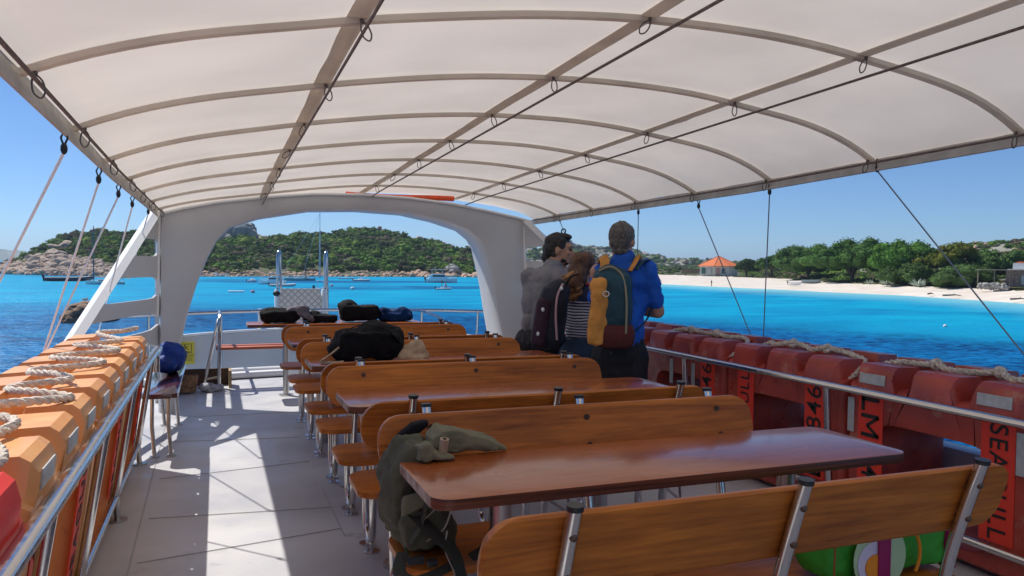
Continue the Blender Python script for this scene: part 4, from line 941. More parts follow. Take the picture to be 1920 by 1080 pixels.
HK=mat('black_hair',(.012,.010,.010),.5,var=.4,vs=40,bump=.8,bs=120,bd=.006)
m=MB(); m.ball(q(0,-.026,.042),(.084,.100,.088),20,14,Y).ball(q(0,-.075,-.01),(.076,.058,.085),16,12,Y).ball(q(0,-.085,-.065),(.06,.05,.05),14,10,Y).cap(q(.05,-.03,.02),q(.06,-.03,-.04),.03,.02).ball(q(0,.035,.105),(.05,.045,.022),14,8,Y)
organic('hair',m,.007,HK,mb_,smooth=2,disp=.008,dscale=20)
m=MB().tube([q(.0,.01+.016*math.cos(a),.142+.018*math.sin(a)) for a in np.linspace(0,2*PI,14)[:-1]],.005,6,closed=True); m.build('hair_tie',HK,mb_)
m=MB(); m.ball(q(0,.052,-.086),(.031,.032,.024),12,9,Y).ball(q(.035,.03,-.072),(.020,.032,.022),12,9,Y).ball(q(-.035,.03,-.072),(.020,.032,.022),12,9,Y).ball(q(0,.097,-.038),(.024,.008,.006),10,7,Y)
organic('beard',m,.005,HK,mb_,smooth=2,disp=.003,dscale=50)
for s in (-1,1): MB().ball(q(s*.028,.083,.010),(.012,.008,.008),10,8,Y).ball(q(s*.030,.090,.036),(.018,.006,.004),10,6,Y).build('eye_and_brow',HK,mb_)
# dark backpack between them, hung from the woman's shoulder
P,R=frame(2.10,4.72)
t=E('backpack',tuple(P(-.02,0,.9)),'dark purple backpack with pink zip cord between the bearded man and the woman','backpack')
m=MB().box(P(.0,.0,1.08),(.20,.20,.42),R@Matrix.Rotation(.12,3,'Y'),bev=.08).ball(P(.04,.0,1.25),(.085,.09,.08),16,12,R).ball(P(-.01,0,.93),(.11,.10,.08),16,12,R)
organic('main_compartment',m,.009,mat('dark_navy_fabric',(.010,.013,.026),.75,var=.3,vs=8,bump=.3,bs=60),t,smooth=5,fold=(.010,9,6))
m=MB().box(P(-.07,-.07,1.04),(.11,.10,.34),R@Matrix.Rotation(.14,3,'Y'),bev=.045); organic('front_pocket',m,.009,mat('plum_fabric',(.035,.010,.024),.75,var=.3,vs=8,bump=.3,bs=60),t,smooth=5,fold=(.008,9,6))
MB().tube(smoothpath([P(.035,-.115,.93),P(.025,-.118,1.1),P(.035,-.11,1.22),P(.07,-.09,1.30)],6),.0075,6).build('zip',mat('pink_cord',(.50,.30,.33),.7),t)
for c in ((-.06,-.14,1.13),(-.09,-.135,.97),(.06,-.12,1.27)): MB().ball(P(*c),(.011,.006,.014),10,7,R).build('reflector',mat('white_plastic',(.75,.75,.75),.4),t)
MB().tube(smoothpath([P(.08,-.04,1.27),P(.12,-.02,1.34),P(.17,.04,1.36)],6),.02,8,flat=(1,.3)).build('shoulder_strap',BLK2,t)
# the three stand a little further out, at the rail: bring figures to full human size there
def outward(root,k):
    objs=[root]+list(root.children_recursive); bx,by=root.location.x,root.location.y; bz=root.location.z
    for o in objs:
        if o.type!='MESH': continue
        for v in o.data.vertices:
            z=v.co.z+bz; z2=H+(z-H)*k; z0=.5; 
            if z<z0: z2=z*(H+(z0-H)*k)/z0
            v.co=Vector((v.co.x*k,v.co.y*k,z2-(H+(bz-H)*k if bz>z0 else 0)))
    root.location=(bx*k,by*k,H+(bz-H)*k if bz>.5 else 0)
for o in [o for o in COL.objects if o.parent is None and (o.name.startswith('person') or o.name.startswith('backpack'))]: outward(o,1.17)
# ================================================================== water
WM=bpy.data.materials.new('sea_water'); WM.use_nodes=True; nt=WM.node_tree; b=nt.nodes['Principled BSDF']; L=nt.links.new
g=N(nt,'NewGeometry'); sp=N(nt,'SeparateXYZ'); L(g.outputs['Position'],sp.inputs[0])
ln=N(nt,'VectorMath',operation='LENGTH'); L(g.outputs['Position'],ln.inputs[0])
def nz(scale,detail,vec=None,stretch=None,rough=.55,dist=0):
    n=N(nt,'TexNoise'); n.inputs['Scale'].default_value=scale; n.inputs['Detail'].default_value=detail; n.inputs['Roughness'].default_value=rough; n.inputs['Distortion'].default_value=dist
    if stretch:
        m=N(nt,'Mapping'); m.inputs['Scale'].default_value=stretch; m.inputs['Rotation'].default_value=(0,0,-.35); L(g.outputs['Position'],m.inputs[0]); L(m.outputs[0],n.inputs[0])
    else: L(g.outputs['Position'],n.inputs[0])
    return n
def mrange(src,a,b_,c=0,d=1,cl=True):
    m=N(nt,'MapRange'); m.clamp=cl; m.inputs[1].default_value=a; m.inputs[2].default_value=b_; m.inputs[3].default_value=c; m.inputs[4].default_value=d; L(src,m.inputs[0]); return m.outputs[0]
def mth(op,a,b_=None):
    m=N(nt,'Math',operation=op)
    for i,v in enumerate((a,b_)):
        if v is None: continue
        if isinstance(v,(int,float)): m.inputs[i].default_value=v
        else: L(v,m.inputs[i])
    return m.outputs[0]
def mixc(f,a,b_):
    m=N(nt,'Mix',data_type='RGBA'); L(f,m.inputs[0])
    for i,v in ((6,a),(7,b_)):
        if isinstance(v,tuple): m.inputs[i].default_value=(*v,1)
        else: L(v,m.inputs[i])
    return m.outputs[2]
azm=mth('ARCTAN2',sp.outputs['X'],sp.outputs['Y'])     # 0 ahead, positive to the right
n1=nz(.011,3,stretch=(1,1.6,1)); n2=nz(.035,4)
rr=mth('ADD',ln.outputs['Value'],mth('MULTIPLY',mth('SUBTRACT',n2.outputs[0],.5),26.))
edge=mrange(azm,-.1,.75,86.,64.)                        # sand bottom begins nearer on the right
shal=mrange(mth('SUBTRACT',rr,edge),-9,14)
weed=mrange(n1.outputs[0],.535,.60); weed=mth('MULTIPLY',weed,mrange(ln.outputs['Value'],90,120)); weed=mth('MULTIPLY',weed,.75)
near_l=mth('MULTIPLY',mrange(ln.outputs['Value'],40,22),mrange(azm,-.05,-.3))
fine=nz(1.5,5,stretch=(.75,1.15,1),rough=.7,dist=.5); mid=nz(.22,5,stretch=(.5,1.5,1),rough=.7); fine2=nz(.16,3,stretch=(.6,1.3,1))
deep=mixc(mrange(mth('ADD',mth('MULTIPLY',fine.outputs[0],.65),mth('MULTIPLY',mid.outputs[0],.35)),.41,.59),(.0003,.017,.080),(.003,.155,.38))  # bright and dark of the ripples put into the deep water colour
pal=mixc(mrange(fine2.outputs[0],.3,.7),(.0008,.20,.40),(.002,.34,.52))
c=mixc(shal,deep,pal); c=mixc(weed,c,(.0015,.06,.20))
patch=mth('MULTIPLY',mrange(n2.outputs[0],.54,.62),mrange(ln.outputs['Value'],35,60)); c=mixc(mth('MULTIPLY',patch,.55),c,(.004,.27,.46))
c=mixc(mth('MULTIPLY',near_l,.6),c,(.03,.09,.14))
at=N(nt,'Attribute',attribute_name='Col'); c=mixc(mrange(at.outputs['Fac'],.0,1.),c,(.20,.50,.56))
df=N(nt,'BsdfDiffuse'); gl=N(nt,'BsdfGlossy'); gl.inputs['Roughness'].default_value=.30; gl.inputs['Color'].default_value=(.45,.72,1,1); L(c,df.inputs['Color'])
fr=N(nt,'Fresnel'); fr.inputs['IOR'].default_value=1.2; wmx=N(nt,'MixShader'); L(mrange(fr.outputs[0],0,1,.006,.11),wmx.inputs[0]); L(df.outputs[0],wmx.inputs[1]); L(gl.outputs[0],wmx.inputs[2]); L(wmx.outputs[0],nt.nodes['Material Output'].inputs[0])
bw=nz(1.6,5,stretch=(.5,1.25,1),rough=.6,dist=.3); bw2=nz(6.5,3,stretch=(.6,1.2,1))
bh=mth('ADD',mth('MULTIPLY',bw.outputs[0],1.),mth('MULTIPLY',bw2.outputs[0],.22)); bp=N(nt,'Bump'); bp.inputs['Strength'].default_value=1.; bp.inputs['Distance'].default_value=.22; L(bh,bp.inputs['Height']); [L(bp.outputs[0],q.inputs['Normal']) for q in (df,gl,fr)]
# shoreline table for the right bay (photo rows of the waterline) -> real ranges
WL=[(930,519),(1010,524),(1100,528),(1220,533),(1340,539),(1500,546),(1700,554),(1920,569),(2200,600),(2600,660)]
def lerp_t(T,x):
    if x<=T[0][0]: return T[0][1]
    for a,b_ in zip(T,T[1:]):
        if x<=b_[0]: return a[1]+(b_[1]-a[1])*(x-a[0])/(b_[0]-a[0])
    return T[-1][1]
V=[];F=[];C_=[]
azs=list(np.linspace(-2.6,2.6,261)); 
def px_of_az(a):   # photo column where the horizon has that azimuth
    d=a-YAW
    return 960+FPX*math.tan(d) if abs(d)<1.2 else (9999 if d>0 else -9999)
rs_=[2,8,16,26,40,55,70,85,100,112,124,136,148,160,172,184,196,208,220,232,244,256,270,300,400,700,1500,3500,6500]
for a in azs:
    px=px_of_az(a)
    rw=srange(px,lerp_t(WL,px)) if 930<=px<=2600 else 1e9
    for r in rs_:
        V.append((r*math.sin(a),r*math.cos(a),SEA)); C_.append([max(0,1-(rw-r)/36.)*1.0 if rw<1e8 else 0]*3)
nr=len(rs_)
for i in range(len(azs)-1):
    for j in range(nr-1):
        a=i*nr+j; F.append((a,a+1,a+nr+1,a+nr))
o=rawmesh('sea',V,F,WM,cols=np.clip(np.array(C_),0,1)); tag(o,kind='structure')
V=[(0,0,SEA)]+[(2.05*math.sin(a),2.05*math.cos(a),SEA) for a in azs]
# ================================================================== terrain
GRND=mat('maquis_ground',(.085,.095,.04),.95,col2=(.04,.05,.02),vs=.12,detail=8,bump=.5,bs=1.,bd=.4,world=True,grunge=((.20,.17,.11),.66,.10))
SAND=mat('white_sand',(.66,.60,.53),.95,col2=(.56,.49,.42),vs=.25,detail=8,bump=.4,bs=1.5,bd=.15,world=True,grunge=((.40,.31,.23),.60,.35))
ROCKY=mat('granite_shore',(.42,.32,.24),.9,col2=(.22,.17,.13),vs=.5,detail=8,world=True,bump=.6,bs=1.2,bd=.4)
def terrain(name,p0,p1,shore,ridge,depth,m,kind='structure',canopyh=0,ncol=130,nrow=34,prof=None,rough=1.2,back=1.6,zshore=SEA-.3,rsh=None):
    """sheet of ground between the waterline and a ridge whose heights are read off the skyline"""
    V=[];F=[];info=[]
    for i in range(ncol+1):
        px=p0+(p1-p0)*i/ncol; r0=rsh(px) if rsh else srange(px,lerp_t(shore,px)); dd=depth(px) if callable(depth) else depth; r1=r0+dd
        zr=far(px,lerp_t(ridge,px),r1).z-canopyh; d=ray(px,500); hx=math.hypot(d.x,d.y); ux,uy=d.x/hx,d.y/hx
        row=[]
        for j in range(nrow+1):
            t=back*j/nrow; r=r0+dd*t
            k=(prof or (lambda t:t*t*(3-2*t)*.55+.45*t))(min(1,t)); z=zshore+(zr-zshore)*k
            if t>1: z=zr-(t-1)*(zr-SEA)*.55
            z+=noise.fractal(Vector((ux*r*.05,uy*r*.05,1.3)),1,2,4)*rough*min(1,t*3)*(1 if t<.9 or t>1.1 else .5)
            V.append((ux*r,uy*r,z)); row.append((ux*r,uy*r,z))
        info.append(row)
    for i in range(ncol):
        for j in range(nrow): a=i*(nrow+1)+j; F.append((a,a+nrow+1,a+nrow+2,a+1))
    o=rawmesh(name,V,F,m,smooth=True); tag(o,kind=kind)
    def at(u,t):   # u column 0..1, t 0..1 shore->ridge (may exceed)
        x=u*ncol; i=min(ncol-1,int(x)); f=x-i; y=t/back*nrow; j=min(nrow-1,int(y)); g_=y-j
        p=[Vector(info[i+a][j+b_]) for a in (0,1) for b_ in (0,1)]
        return (p[0]*(1-g_)+p[1]*g_)*(1-f)+(p[2]*(1-g_)+p[3]*g_)*f
    return o,at
SH_I=[(-700,513),(0,514),(100,517),(230,518),(330,519),(420,518.5),(560,518.5),(700,519),(860,519.5),(960,521),(1060,523)]
RG_I=[(-700,505),(-60,500),(0,494),(35,482),(70,462),(100,446),(135,433),(165,425),(190,421),(212,428),(235,430),(262,428),(300,438),(340,448),(380,446),(420,442),(470,441),(520,438),(560,434),(620,433),(660,428),(690,425),(720,430),(760,440),(800,449),(850,461),(900,470),(935,480),(975,497),(1010,512),(1060,519)]
isl,at_i=terrain('island_hill',-420,1060,SH_I,RG_I,lambda px:70+65*min(1,max(0,(px+60)/300.)) if px<700 else max(30,135-(px-700)*.33),GRND,canopyh=2.6,ncol=190,prof=lambda t:(.10*t/.10 if t<.10 else .10+.90*((t-.10)/.9)**.85))
# far ridges
RG_F=[(880,480),(905,474),(940,470),(975,466),(1010,470),(1040,462),(1065,458),(1085,466),(1110,463),(1135,468),(1165,466),(1200,474),(1235,481),(1270,488),(1300,491),(1340,493),(1450,496),(1600,499),(1800,502),(2300,505)]
ROCKHILL=mat('distant_rocky_hill',(.34,.32,.28),.95,col2=(.075,.09,.055),vs=.045,detail=10,world=True,bump=.6,bs=.06,bd=6)
o,at_f=terrain('far_rocky_hill',860,1500,None,RG_F,260,ROCKHILL,ncol=170,nrow=26,rough=7,rsh=lambda px:640,zshore=SEA-1)
o,_=terrain('distant_coast',-900,150,None,[(-900,477),(-300,478),(-100,470),(-20,466),(30,469),(60,473),(80,468),(110,470),(150,480)],900,mat('distant_hills',(.19,.19,.15),.95,col2=(.08,.10,.06),vs=.006,world=True,detail=8),ncol=90,nrow=14,rough=14,rsh=lambda px:3300,zshore=SEA-1)
RG_S=[(1700,470),(1790,465),(1822,459),(1850,461),(1880,456),(1900,456),(1960,452),(2200,448),(2600,455)]
o,at_s=terrain('right_hill',1600,2500,None,RG_S,130,ROCKHILL,ncol=80,nrow=20,rough=2.5,rsh=lambda px:230,zshore=-1.)
# beach and the land behind it
VG=[(930,511),(1200,513.5),(1330,518),(1400,520),(1480,523),(1560,529),(1640,533),(1720,537),(1760,538),(1860,541),(1920,545),(2200,570),(2600,610)]
def rveg(px): return srange(px,lerp_t(VG,px),SEA+1.4)
V=[];F=[];NR=14
cols=list(np.linspace(925,2600,150))
for px in cols:
    r0=srange(px,lerp_t(WL,px))-3; r1=max(r0+6,rveg(px)); d=ray(px,500); hx=math.hypot(d.x,d.y); ux,uy=d.x/hx,d.y/hx
    for j in range(NR+1):
        t=j/NR*1.25; r=r0+(r1-r0)*t; z=SEA-.25+1.65*min(1,t)**.8+.12*noise.noise(Vector((ux*r*.25,uy*r*.25,0)))*min(1,t*4); V.append((ux*r,uy*r,z))
for i in range(len(cols)-1):
    for j in range(NR): a=i*(NR+1)+j; F.append((a,a+NR+1,a+NR+2,a+1))
o=rawmesh('beach_sand',V,F,SAND,smooth=True); tag(o,kind='structure')
RG_B=[(930,506),(1200,503),(1330,507),(1400,506),(1480,505),(1600,506),(1750,508),(1920,515),(2200,530),(2600,560)]
land,at_b=terrain('coastal_land',930,2600,None,RG_B,lambda px:max(40,230-rveg(px)*.4) ,GRND,ncol=120,nrow=24,rough=.5,rsh=rveg,zshore=SEA+1.2,prof=lambda t:t)
# ================================================================== vegetation
def leafproto(n,rng,flat=.75,leaf=.17,core=.78,nb=7):
    """unit bush: lumpy dome of small leaf faces over a rough dark core; returns V (m,3), tris"""
    lob=[(rng.uniform(-.5,.5),rng.uniform(-.5,.5),rng.uniform(.1,.55),rng.uniform(.35,.6)) for _ in range(nb)]
    V=[];F=[]
    for k in range(n):
        lx,ly,lz,lr=lob[rng.randrange(nb)]
        z=rng.uniform(-.35,1); a=rng.uniform(0,2*PI); s=math.sqrt(max(0,1-z*z)); r=lr*rng.uniform(.82,1.06)
        c=np.array([lx+r*s*math.cos(a),ly+r*s*math.sin(a),(lz+r*z*flat)])
        nn=np.array([s*math.cos(a),s*math.sin(a),z])+np.array([rng.gauss(0,.45) for _ in range(3)]); nn/=np.linalg.norm(nn)
        u=np.cross(nn,[.3,.2,1.]); u/=np.linalg.norm(u); v=np.cross(nn,u); l=leaf*rng.uniform(.6,1.3); i=len(V)
        V+= [c+u*l,c-u*l*.5+v*l*.8,c-u*l*.5-v*l*.8]; F.append((i,i+1,i+2))
    for lx,ly,lz,lr in lob:     # cores
        i=len(V); rr=lr*core
        for zz,ss in ((-.9,.45),(-.2,.98),(.45,.89),(.95,.3)):
            for q in range(6): a=q*PI/3; V.append(np.array([lx+rr*ss*math.cos(a),ly+rr*ss*math.sin(a),lz+rr*zz*flat]))
        for L_ in range(3):
            for q in range(6): a0=i+L_*6+q; a1=i+L_*6+(q+1)%6; F+=[(a0,a1,a1+6),(a0,a1+6,a0+6)]
        F+=[(i+18,i+19,i+20),(i+18,i+20,i+21),(i+18,i+21,i+22),(i+18,i+22,i+23)]
    return np.array(V,np.float32),np.array(F,np.int32)
RNG=random.Random(11)
PB=[leafproto(110,RNG) for _ in range(6)]; PF=[leafproto(420,RNG,leaf=.10,nb=10) for _ in range(3)]
FOL=mat('foliage',(1,1,1),.85,vc=True,spec=.15,trans=.12)
def scatter(name,items,protos,m=FOL):
    """items: (pos, sx, sz, rot, colour) -> ONE mesh"""
    VV=[];FF=[];CC=[];off=0
    for (p,sx,sz,rot,col) in items:
        v,f=protos[RNG.randrange(len(protos))]; c,s=math.cos(rot),math.sin(rot); q=v.copy(); q[:,0]=(v[:,0]*c-v[:,1]*s)*sx; q[:,1]=(v[:,0]*s+v[:,1]*c)*sx; q[:,2]=v[:,2]*sz
        q+=np.array(p,np.float32); VV.append(q); FF.append(f+off); off+=len(q)
        cc=np.tile(np.array(col,np.float32),(len(q),1)); cc*=np.random.uniform(.72,1.28,(len(q),1)).astype(np.float32); CC.append(cc)
    return rawmesh(name,np.concatenate(VV),np.concatenate(FF),m,cols=np.concatenate(CC))
GREENS=[(.065,.135,.018),(.095,.185,.022),(.050,.092,.020),(.130,.195,.030),(.075,.092,.036),(.105,.080,.052),(.140,.115,.070)]
def gcol(w_=(5,5,4,3,3,1.5,1)): return RNG.choices(GREENS,w_)[0]
items=[]
def iu(px): return (px+420)/(1060+420)
for _ in range(7200):
    px=RNG.uniform(30,985) if RNG.random()<.93 else RNG.uniform(-420,30); t=RNG.random()**.8*1.12+.09
    if px<150 and t<.42-(px-30)*.0022 : continue
    if 392<px<500 and t>.80 and RNG.random()<.9: continue
    if px<45: t=max(t,.7)
    if px<300 and t<.2 : continue
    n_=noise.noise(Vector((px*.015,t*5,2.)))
    if n_<-.33 and RNG.random()<.4: continue
    p=at_i(iu(px),min(t,1.5)); s=(RNG.uniform(1.2,2.6) if RNG.random()<.8 else RNG.uniform(2.8,4.6))*(1.15 if t>.5 else .9)
    if px<300: s*=.72
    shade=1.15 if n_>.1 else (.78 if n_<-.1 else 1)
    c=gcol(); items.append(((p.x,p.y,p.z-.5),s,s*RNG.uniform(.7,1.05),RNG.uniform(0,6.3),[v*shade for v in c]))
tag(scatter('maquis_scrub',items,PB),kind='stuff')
items=[]
for _ in range(2600):
    px=RNG.uniform(940,2560) if RNG.random()<.6 else RNG.uniform(1380,1920); t=RNG.random()**1.4*1.08+.01; n_=noise.noise(Vector((px*.02,t*4,7.)))
    p=at_b((px-930)/1670.,t); s=RNG.uniform(1.0,2.3)*(.8+t*.6)*(1.25 if 1430<px<1820 and t>.1 else 1)
    if 1270<px<1395 and t<.5: continue
    if 1395<px<1480 and t<.25: s*=.6
    if px>1830: s*=.8
    if t<.08: s*=.6
    items.append(((p.x,p.y,p.z-.3),s,s*RNG.uniform(.55,.9),RNG.uniform(0,6.3),[v*(1.1 if n_>0 else .85) for v in gcol((3,4,3,4,3,2,2))]))
tag(scatter('coastal_scrub',items,PB),kind='stuff')
items=[]
for _ in range(1300):   # low dry plants on the dune edge
    px=RNG.uniform(1200,2500) if RNG.random()<.5 else RNG.uniform(1380,1920); t=RNG.uniform(-.02,.10); p=at_b((px-930)/1670.,max(0,t)); s=RNG.uniform(.35,.8)
    items.append(((p.x,p.y,p.z-.12),s*1.3,s*.8,RNG.uniform(0,6.3),RNG.choice([(.16,.15,.06),(.10,.12,.04),(.20,.16,.09),(.07,.10,.03)])))
tag(scatter('dune_plants',items,PB),kind='stuff')
items=[]
for _ in range(3600):
    u=RNG.random(); t=RNG.uniform(.0,1.1); p=at_f(u,t)
    if noise.noise(Vector((u*30,t*6,1)))<-.05 and t>.35: continue
    s=RNG.uniform(3,7); items.append(((p.x,p.y,p.z-1.2),s,s*.7,RNG.uniform(0,6.3),[v*1.05 for v in gcol((4,2,5,1,4,2,2))]))
tag(scatter('far_scrub',items,PB),kind='stuff')
items=[]
for _ in range(1700):
    u=RNG.random(); t=RNG.uniform(.0,1.1); p=at_s(u,t); s=RNG.uniform(1.5,3.2); items.append(((p.x,p.y,p.z-.6),s,s*.7,RNG.uniform(0,6.3),gcol((3,3,4,2,4,2,2))))
tag(scatter('right_hill_scrub',items,PB),kind='stuff')
# ---- pines and other trees one can tell apart
BARK=mat('bark',(.09,.06,.045),.95,var=.3,vs=3,bump=.6,bs=10,world=True)
def tree(name,px,pytop,wpx,pybase,r,label,col=(.045,.095,.018),group='umbrella pines behind the beach',lobes=9,flat=.55,trunkh=.45,dens=1.0,openness=0):
    r=rveg(px)+r; base=far(px,pybase,r); u_=(px-930)/1670.; q=at_b(u_,.0); q2=at_b(u_,.3); rq=math.hypot(q.x,q.y); rq2=math.hypot(q2.x,q2.y); base.z=at_b(u_,max(0,(r-rq)/(rq2-rq)*.3)).z-.2; top=far(px,pytop,r).z; k=r/FPX*math.cos(0)*(1/math.cos(math.atan((px-960)/FPX)))**0; W=wpx/FPX*r*1.03; Ht=top-base.z
    col=tuple(v*1.35 for v in col); t=E(name,tuple(base),label,'tree',group); rg=random.Random(int(px*7))
    m=MB(); nl=4; 
    m.tube(smoothpath([base+Vector((0,0,-.5)),base+Vector((rg.uniform(-.4,.4),0,Ht*.25)),base+Vector((rg.uniform(-.6,.6),rg.uniform(-.4,.4),Ht*trunkh*1.25))],5),[.34*Ht/8*(1-.04*i) for i in range(11)],9)
    tips=[]
    for i in range(lobes):
        a=2*PI*i/lobes+rg.uniform(-.4,.4); rr_=W*.5*(.25+.5*rg.random()) if i<lobes-2 else W*.08
        z=base.z+Ht*(trunkh+.20+.22*rg.random())+ (Ht*.14 if i>=lobes-2 else 0)
        c=Vector((base.x+math.cos(a)*rr_,base.y+math.sin(a)*rr_,z)); tips.append(c)
        m.tube(smoothpath([base+Vector((0,0,Ht*trunkh*rg.uniform(.5,1.0))),(base+c)/2+Vector((0,0,Ht*.22)),c],4),[.15*Ht/8*(1-.07*j) for j in range(9)],6)
    m.build('trunk',BARK,t)
    V=[];F=[];C2=[]; col=np.array(col)
    for c in tips:
        R_=W*rg.uniform(.22,.31); f_=flat*rg.uniform(.85,1.2); sub=[]
        for q in range(9):
            a=rg.uniform(0,6.3); zz=rg.uniform(-.25,1); s=math.sqrt(1-min(1,zz*zz))
            sub.append((c.x+R_*.72*s*math.cos(a),c.y+R_*.72*s*math.sin(a),c.z+R_*f_*.72*zz,R_*rg.uniform(.32,.5)))
        sub.append((c.x,c.y,c.z,R_*.6))
        for (X,Y_,Z_,q_) in sub:
            tint=rg.uniform(.75,1.3)
            for k_ in range(int(120*dens)):
                a=rg.uniform(0,6.3); zz=rg.uniform(-.6,1); s=math.sqrt(1-min(1,zz*zz)); e=rg.uniform(.75,1.08)
                p=np.array([X+q_*s*math.cos(a)*e,Y_+q_*s*math.sin(a)*e,Z_+q_*zz*.8*e]); nn=np.array([s*math.cos(a)+rg.gauss(0,.5),s*math.sin(a)+rg.gauss(0,.5),zz+rg.gauss(0,.5)]); nn/=np.linalg.norm(nn)
                u=np.cross(nn,[.3,.2,1.]); u/=np.linalg.norm(u); v=np.cross(nn,u); l=.20*rg.uniform(.7,1.5)*(r/150)**.5; i=len(V); V+=[p+u*l,p-u*l*.5+v*l*.7,p-u*l*.5-v*l*.7]; F.append((i,i+1,i+2)); C2+=[col*tint*rg.uniform(.75,1.25)]*3
            i=len(V); rr_=q_*.72
            for zz,ss in ((-.9,.45),(-.2,.98),(.45,.89),(.95,.3)):
                for k_ in range(6): a=k_*PI/3; V.append(np.array([X+rr_*ss*math.cos(a),Y_+rr_*ss*math.sin(a),Z_+rr_*zz*.8])); C2.append(col*tint)
            for L_ in range(3):
                for k_ in range(6): a0=i+L_*6+k_; a1=i+L_*6+(k_+1)%6; F+=[(a0,a1,a1+6),(a0,a1+6,a0+6)]
            F+=[(i+18,i+19,i+20),(i+18,i+20,i+21),(i+18,i+21,i+22),(i+18,i+22,i+23)]
    V=np.array(V)
    if base.z+Ht*.30<V[:,2].min(): V[:,2]-=(V[:,2].min()-(base.z+Ht*.30))*.5
    zt_=V[:,2].max(); V[:,2]=base.z+(V[:,2]-base.z)*(top-base.z)/(zt_-base.z)
    rawmesh('crown',V,F,FOL,t,cols=np.array(C2),world=True)
    return t
tree('pine_tree',1447,477,50,516,14,'small round pine left of the big umbrella pines behind the beach',lobes=6,trunkh=.3)
tree('pine_tree',1515,456,118,522,10,'left big umbrella pine, its crown sloping down to the left',col=(.042,.085,.018),lobes=15,trunkh=.20,flat=.85)
tree('pine_tree',1597,442,135,524,9,'tallest umbrella pine in the middle of the group, with a dark trunk',col=(.040,.088,.016),lobes=18,trunkh=.24,flat=.8)
tree('pine_tree',1682,446,118,524,9,'flat topped light green umbrella pine right of the tallest one',col=(.050,.115,.016),lobes=16,trunkh=.22,flat=.75)
tree('pine_tree',1738,463,46,520,11,'small dark pine between the flat topped pine and the yellowish conifer',lobes=7,trunkh=.25)
tree('conifer_tree',1778,451,84,532,9,'dark conifer with yellow-green lower branches near the right ropes',col=(.085,.095,.014),lobes=9,trunkh=.3,flat=.35,dens=.6,group='broad trees near the flat roofed house')
tree('broad_tree',1838,466,100,535,12,'leafy green tree left of the flat roofed house',col=(.055,.10,.025),lobes=8,trunkh=.2,flat=.8,group='broad trees near the flat roofed house')
tree('broad_tree',1805,492,130,545,3,'low spreading dark bush in front of the leafy tree, above the stone wall',col=(.045,.08,.02),lobes=8,trunkh=.12,flat=.7,group='broad trees near the flat roofed house')
tree('broad_tree',1905,468,80,530,22,'green bush crown behind the flat roofed house',col=(.05,.095,.025),lobes=6,trunkh=.2,flat=.8,group='broad trees near the flat roofed house')
tree('broad_tree',1712,490,90,528,4,'low dark bush hiding the long white roofed house',col=(.045,.08,.02),lobes=7,trunkh=.12,flat=.6,group='broad trees near the flat roofed house')
tree('broad_tree',1400,484,42,515,8,'dark bushy tree touching the right side of the orange roof',col=(.035,.06,.02),lobes=6,trunkh=.25,flat=.8,group='broad trees near the flat roofed house')
# agaves
AG=mat('agave_leaf',(.34,.40,.31),.6,var=.25,vs=2,world=True)
for i,(px,py,s,l) in enumerate(((1662,527,1.5,'large grey-green agave, left one of the two on the dune edge'),(1722,526,1.4,'grey-green agave, right one of the two on the dune edge'),(1630,530,.9,'small agave left of the large one on the dune edge'))):
    rr0=rveg(px)-1.; p=far(px,py,rr0); p.z=SEA+1.45; t=E('agave',tuple(p),l,'plant','agaves on the dune edge'); m=MB()
    for k in range(30):
        a=k*2.4; e=.25+.9*((k%10)/10); q=p+Vector((math.cos(a)*math.cos(e),math.sin(a)*math.cos(e),math.sin(e)))*s*1.25*RNG.uniform(.8,1.15); m.tube([p,(p+q)/2+Vector((0,0,-.02)),q],[.10*s,.085*s,.01],5)
    m.build('leaves',AG,t)
# ================================================================== rocks
def rock_mesh(c,r,seed,sub=3,rough=.35,fl=.75,facet=True):
    b=bmesh.new(); bmesh.ops.create_icosphere(b,subdivisions=sub,radius=1); rs2=random.Random(seed); S=Vector((rs2.uniform(.8,1.35),rs2.uniform(.8,1.2),fl*rs2.uniform(.8,1.2))); R_=Euler((rs2.uniform(-.4,.4),rs2.uniform(-.4,.4),rs2.uniform(0,6))).to_matrix()
    for v in b.verts:
        n=v.co.normalized(); d=1+rough*noise.fractal(n*1.3+Vector((seed*1.7,0,0)),1,2,3)
        if facet: d=min(d,1.0+.1*noise.noise(n*3+Vector((seed,5,0))))-.10*max(0,noise.noise(n*5+Vector((0,seed,0))))
        v.co=R_@Vector((n.x*S.x,n.y*S.y,n.z*S.z))*d*r+Vector(c)
    return b
ROCK=mat('granite_boulder',(.50,.38,.29),.9,col2=(.30,.235,.19),vs=.9,detail=10,world=True,bump=.8,bs=2.2,bd=.25,grunge=((.20,.16,.14),.60,.7))
ROCKP=mat('pink_granite',(.56,.37,.25),.9,col2=(.40,.29,.22),vs=.7,detail=10,world=True,bump=.8,bs=2.2,bd=.25,grunge=((.22,.17,.14),.62,.9))
ROCKG=mat('grey_granite',(.38,.37,.34),.9,col2=(.17,.165,.15),vs=.35,detail=10,world=True,bump=1,bs=1.,bd=.5,grunge=((.09,.09,.085),.58,.35))
protoR=[]
for s_ in range(8):
    b=rock_mesh((0,0,0),1,s_*3+1,2); b.verts.ensure_lookup_table(); protoR.append((np.array([v.co[:] for v in b.verts],np.float32),np.array([[v.index for v in f.verts] for f in b.faces],np.int32))); b.free()
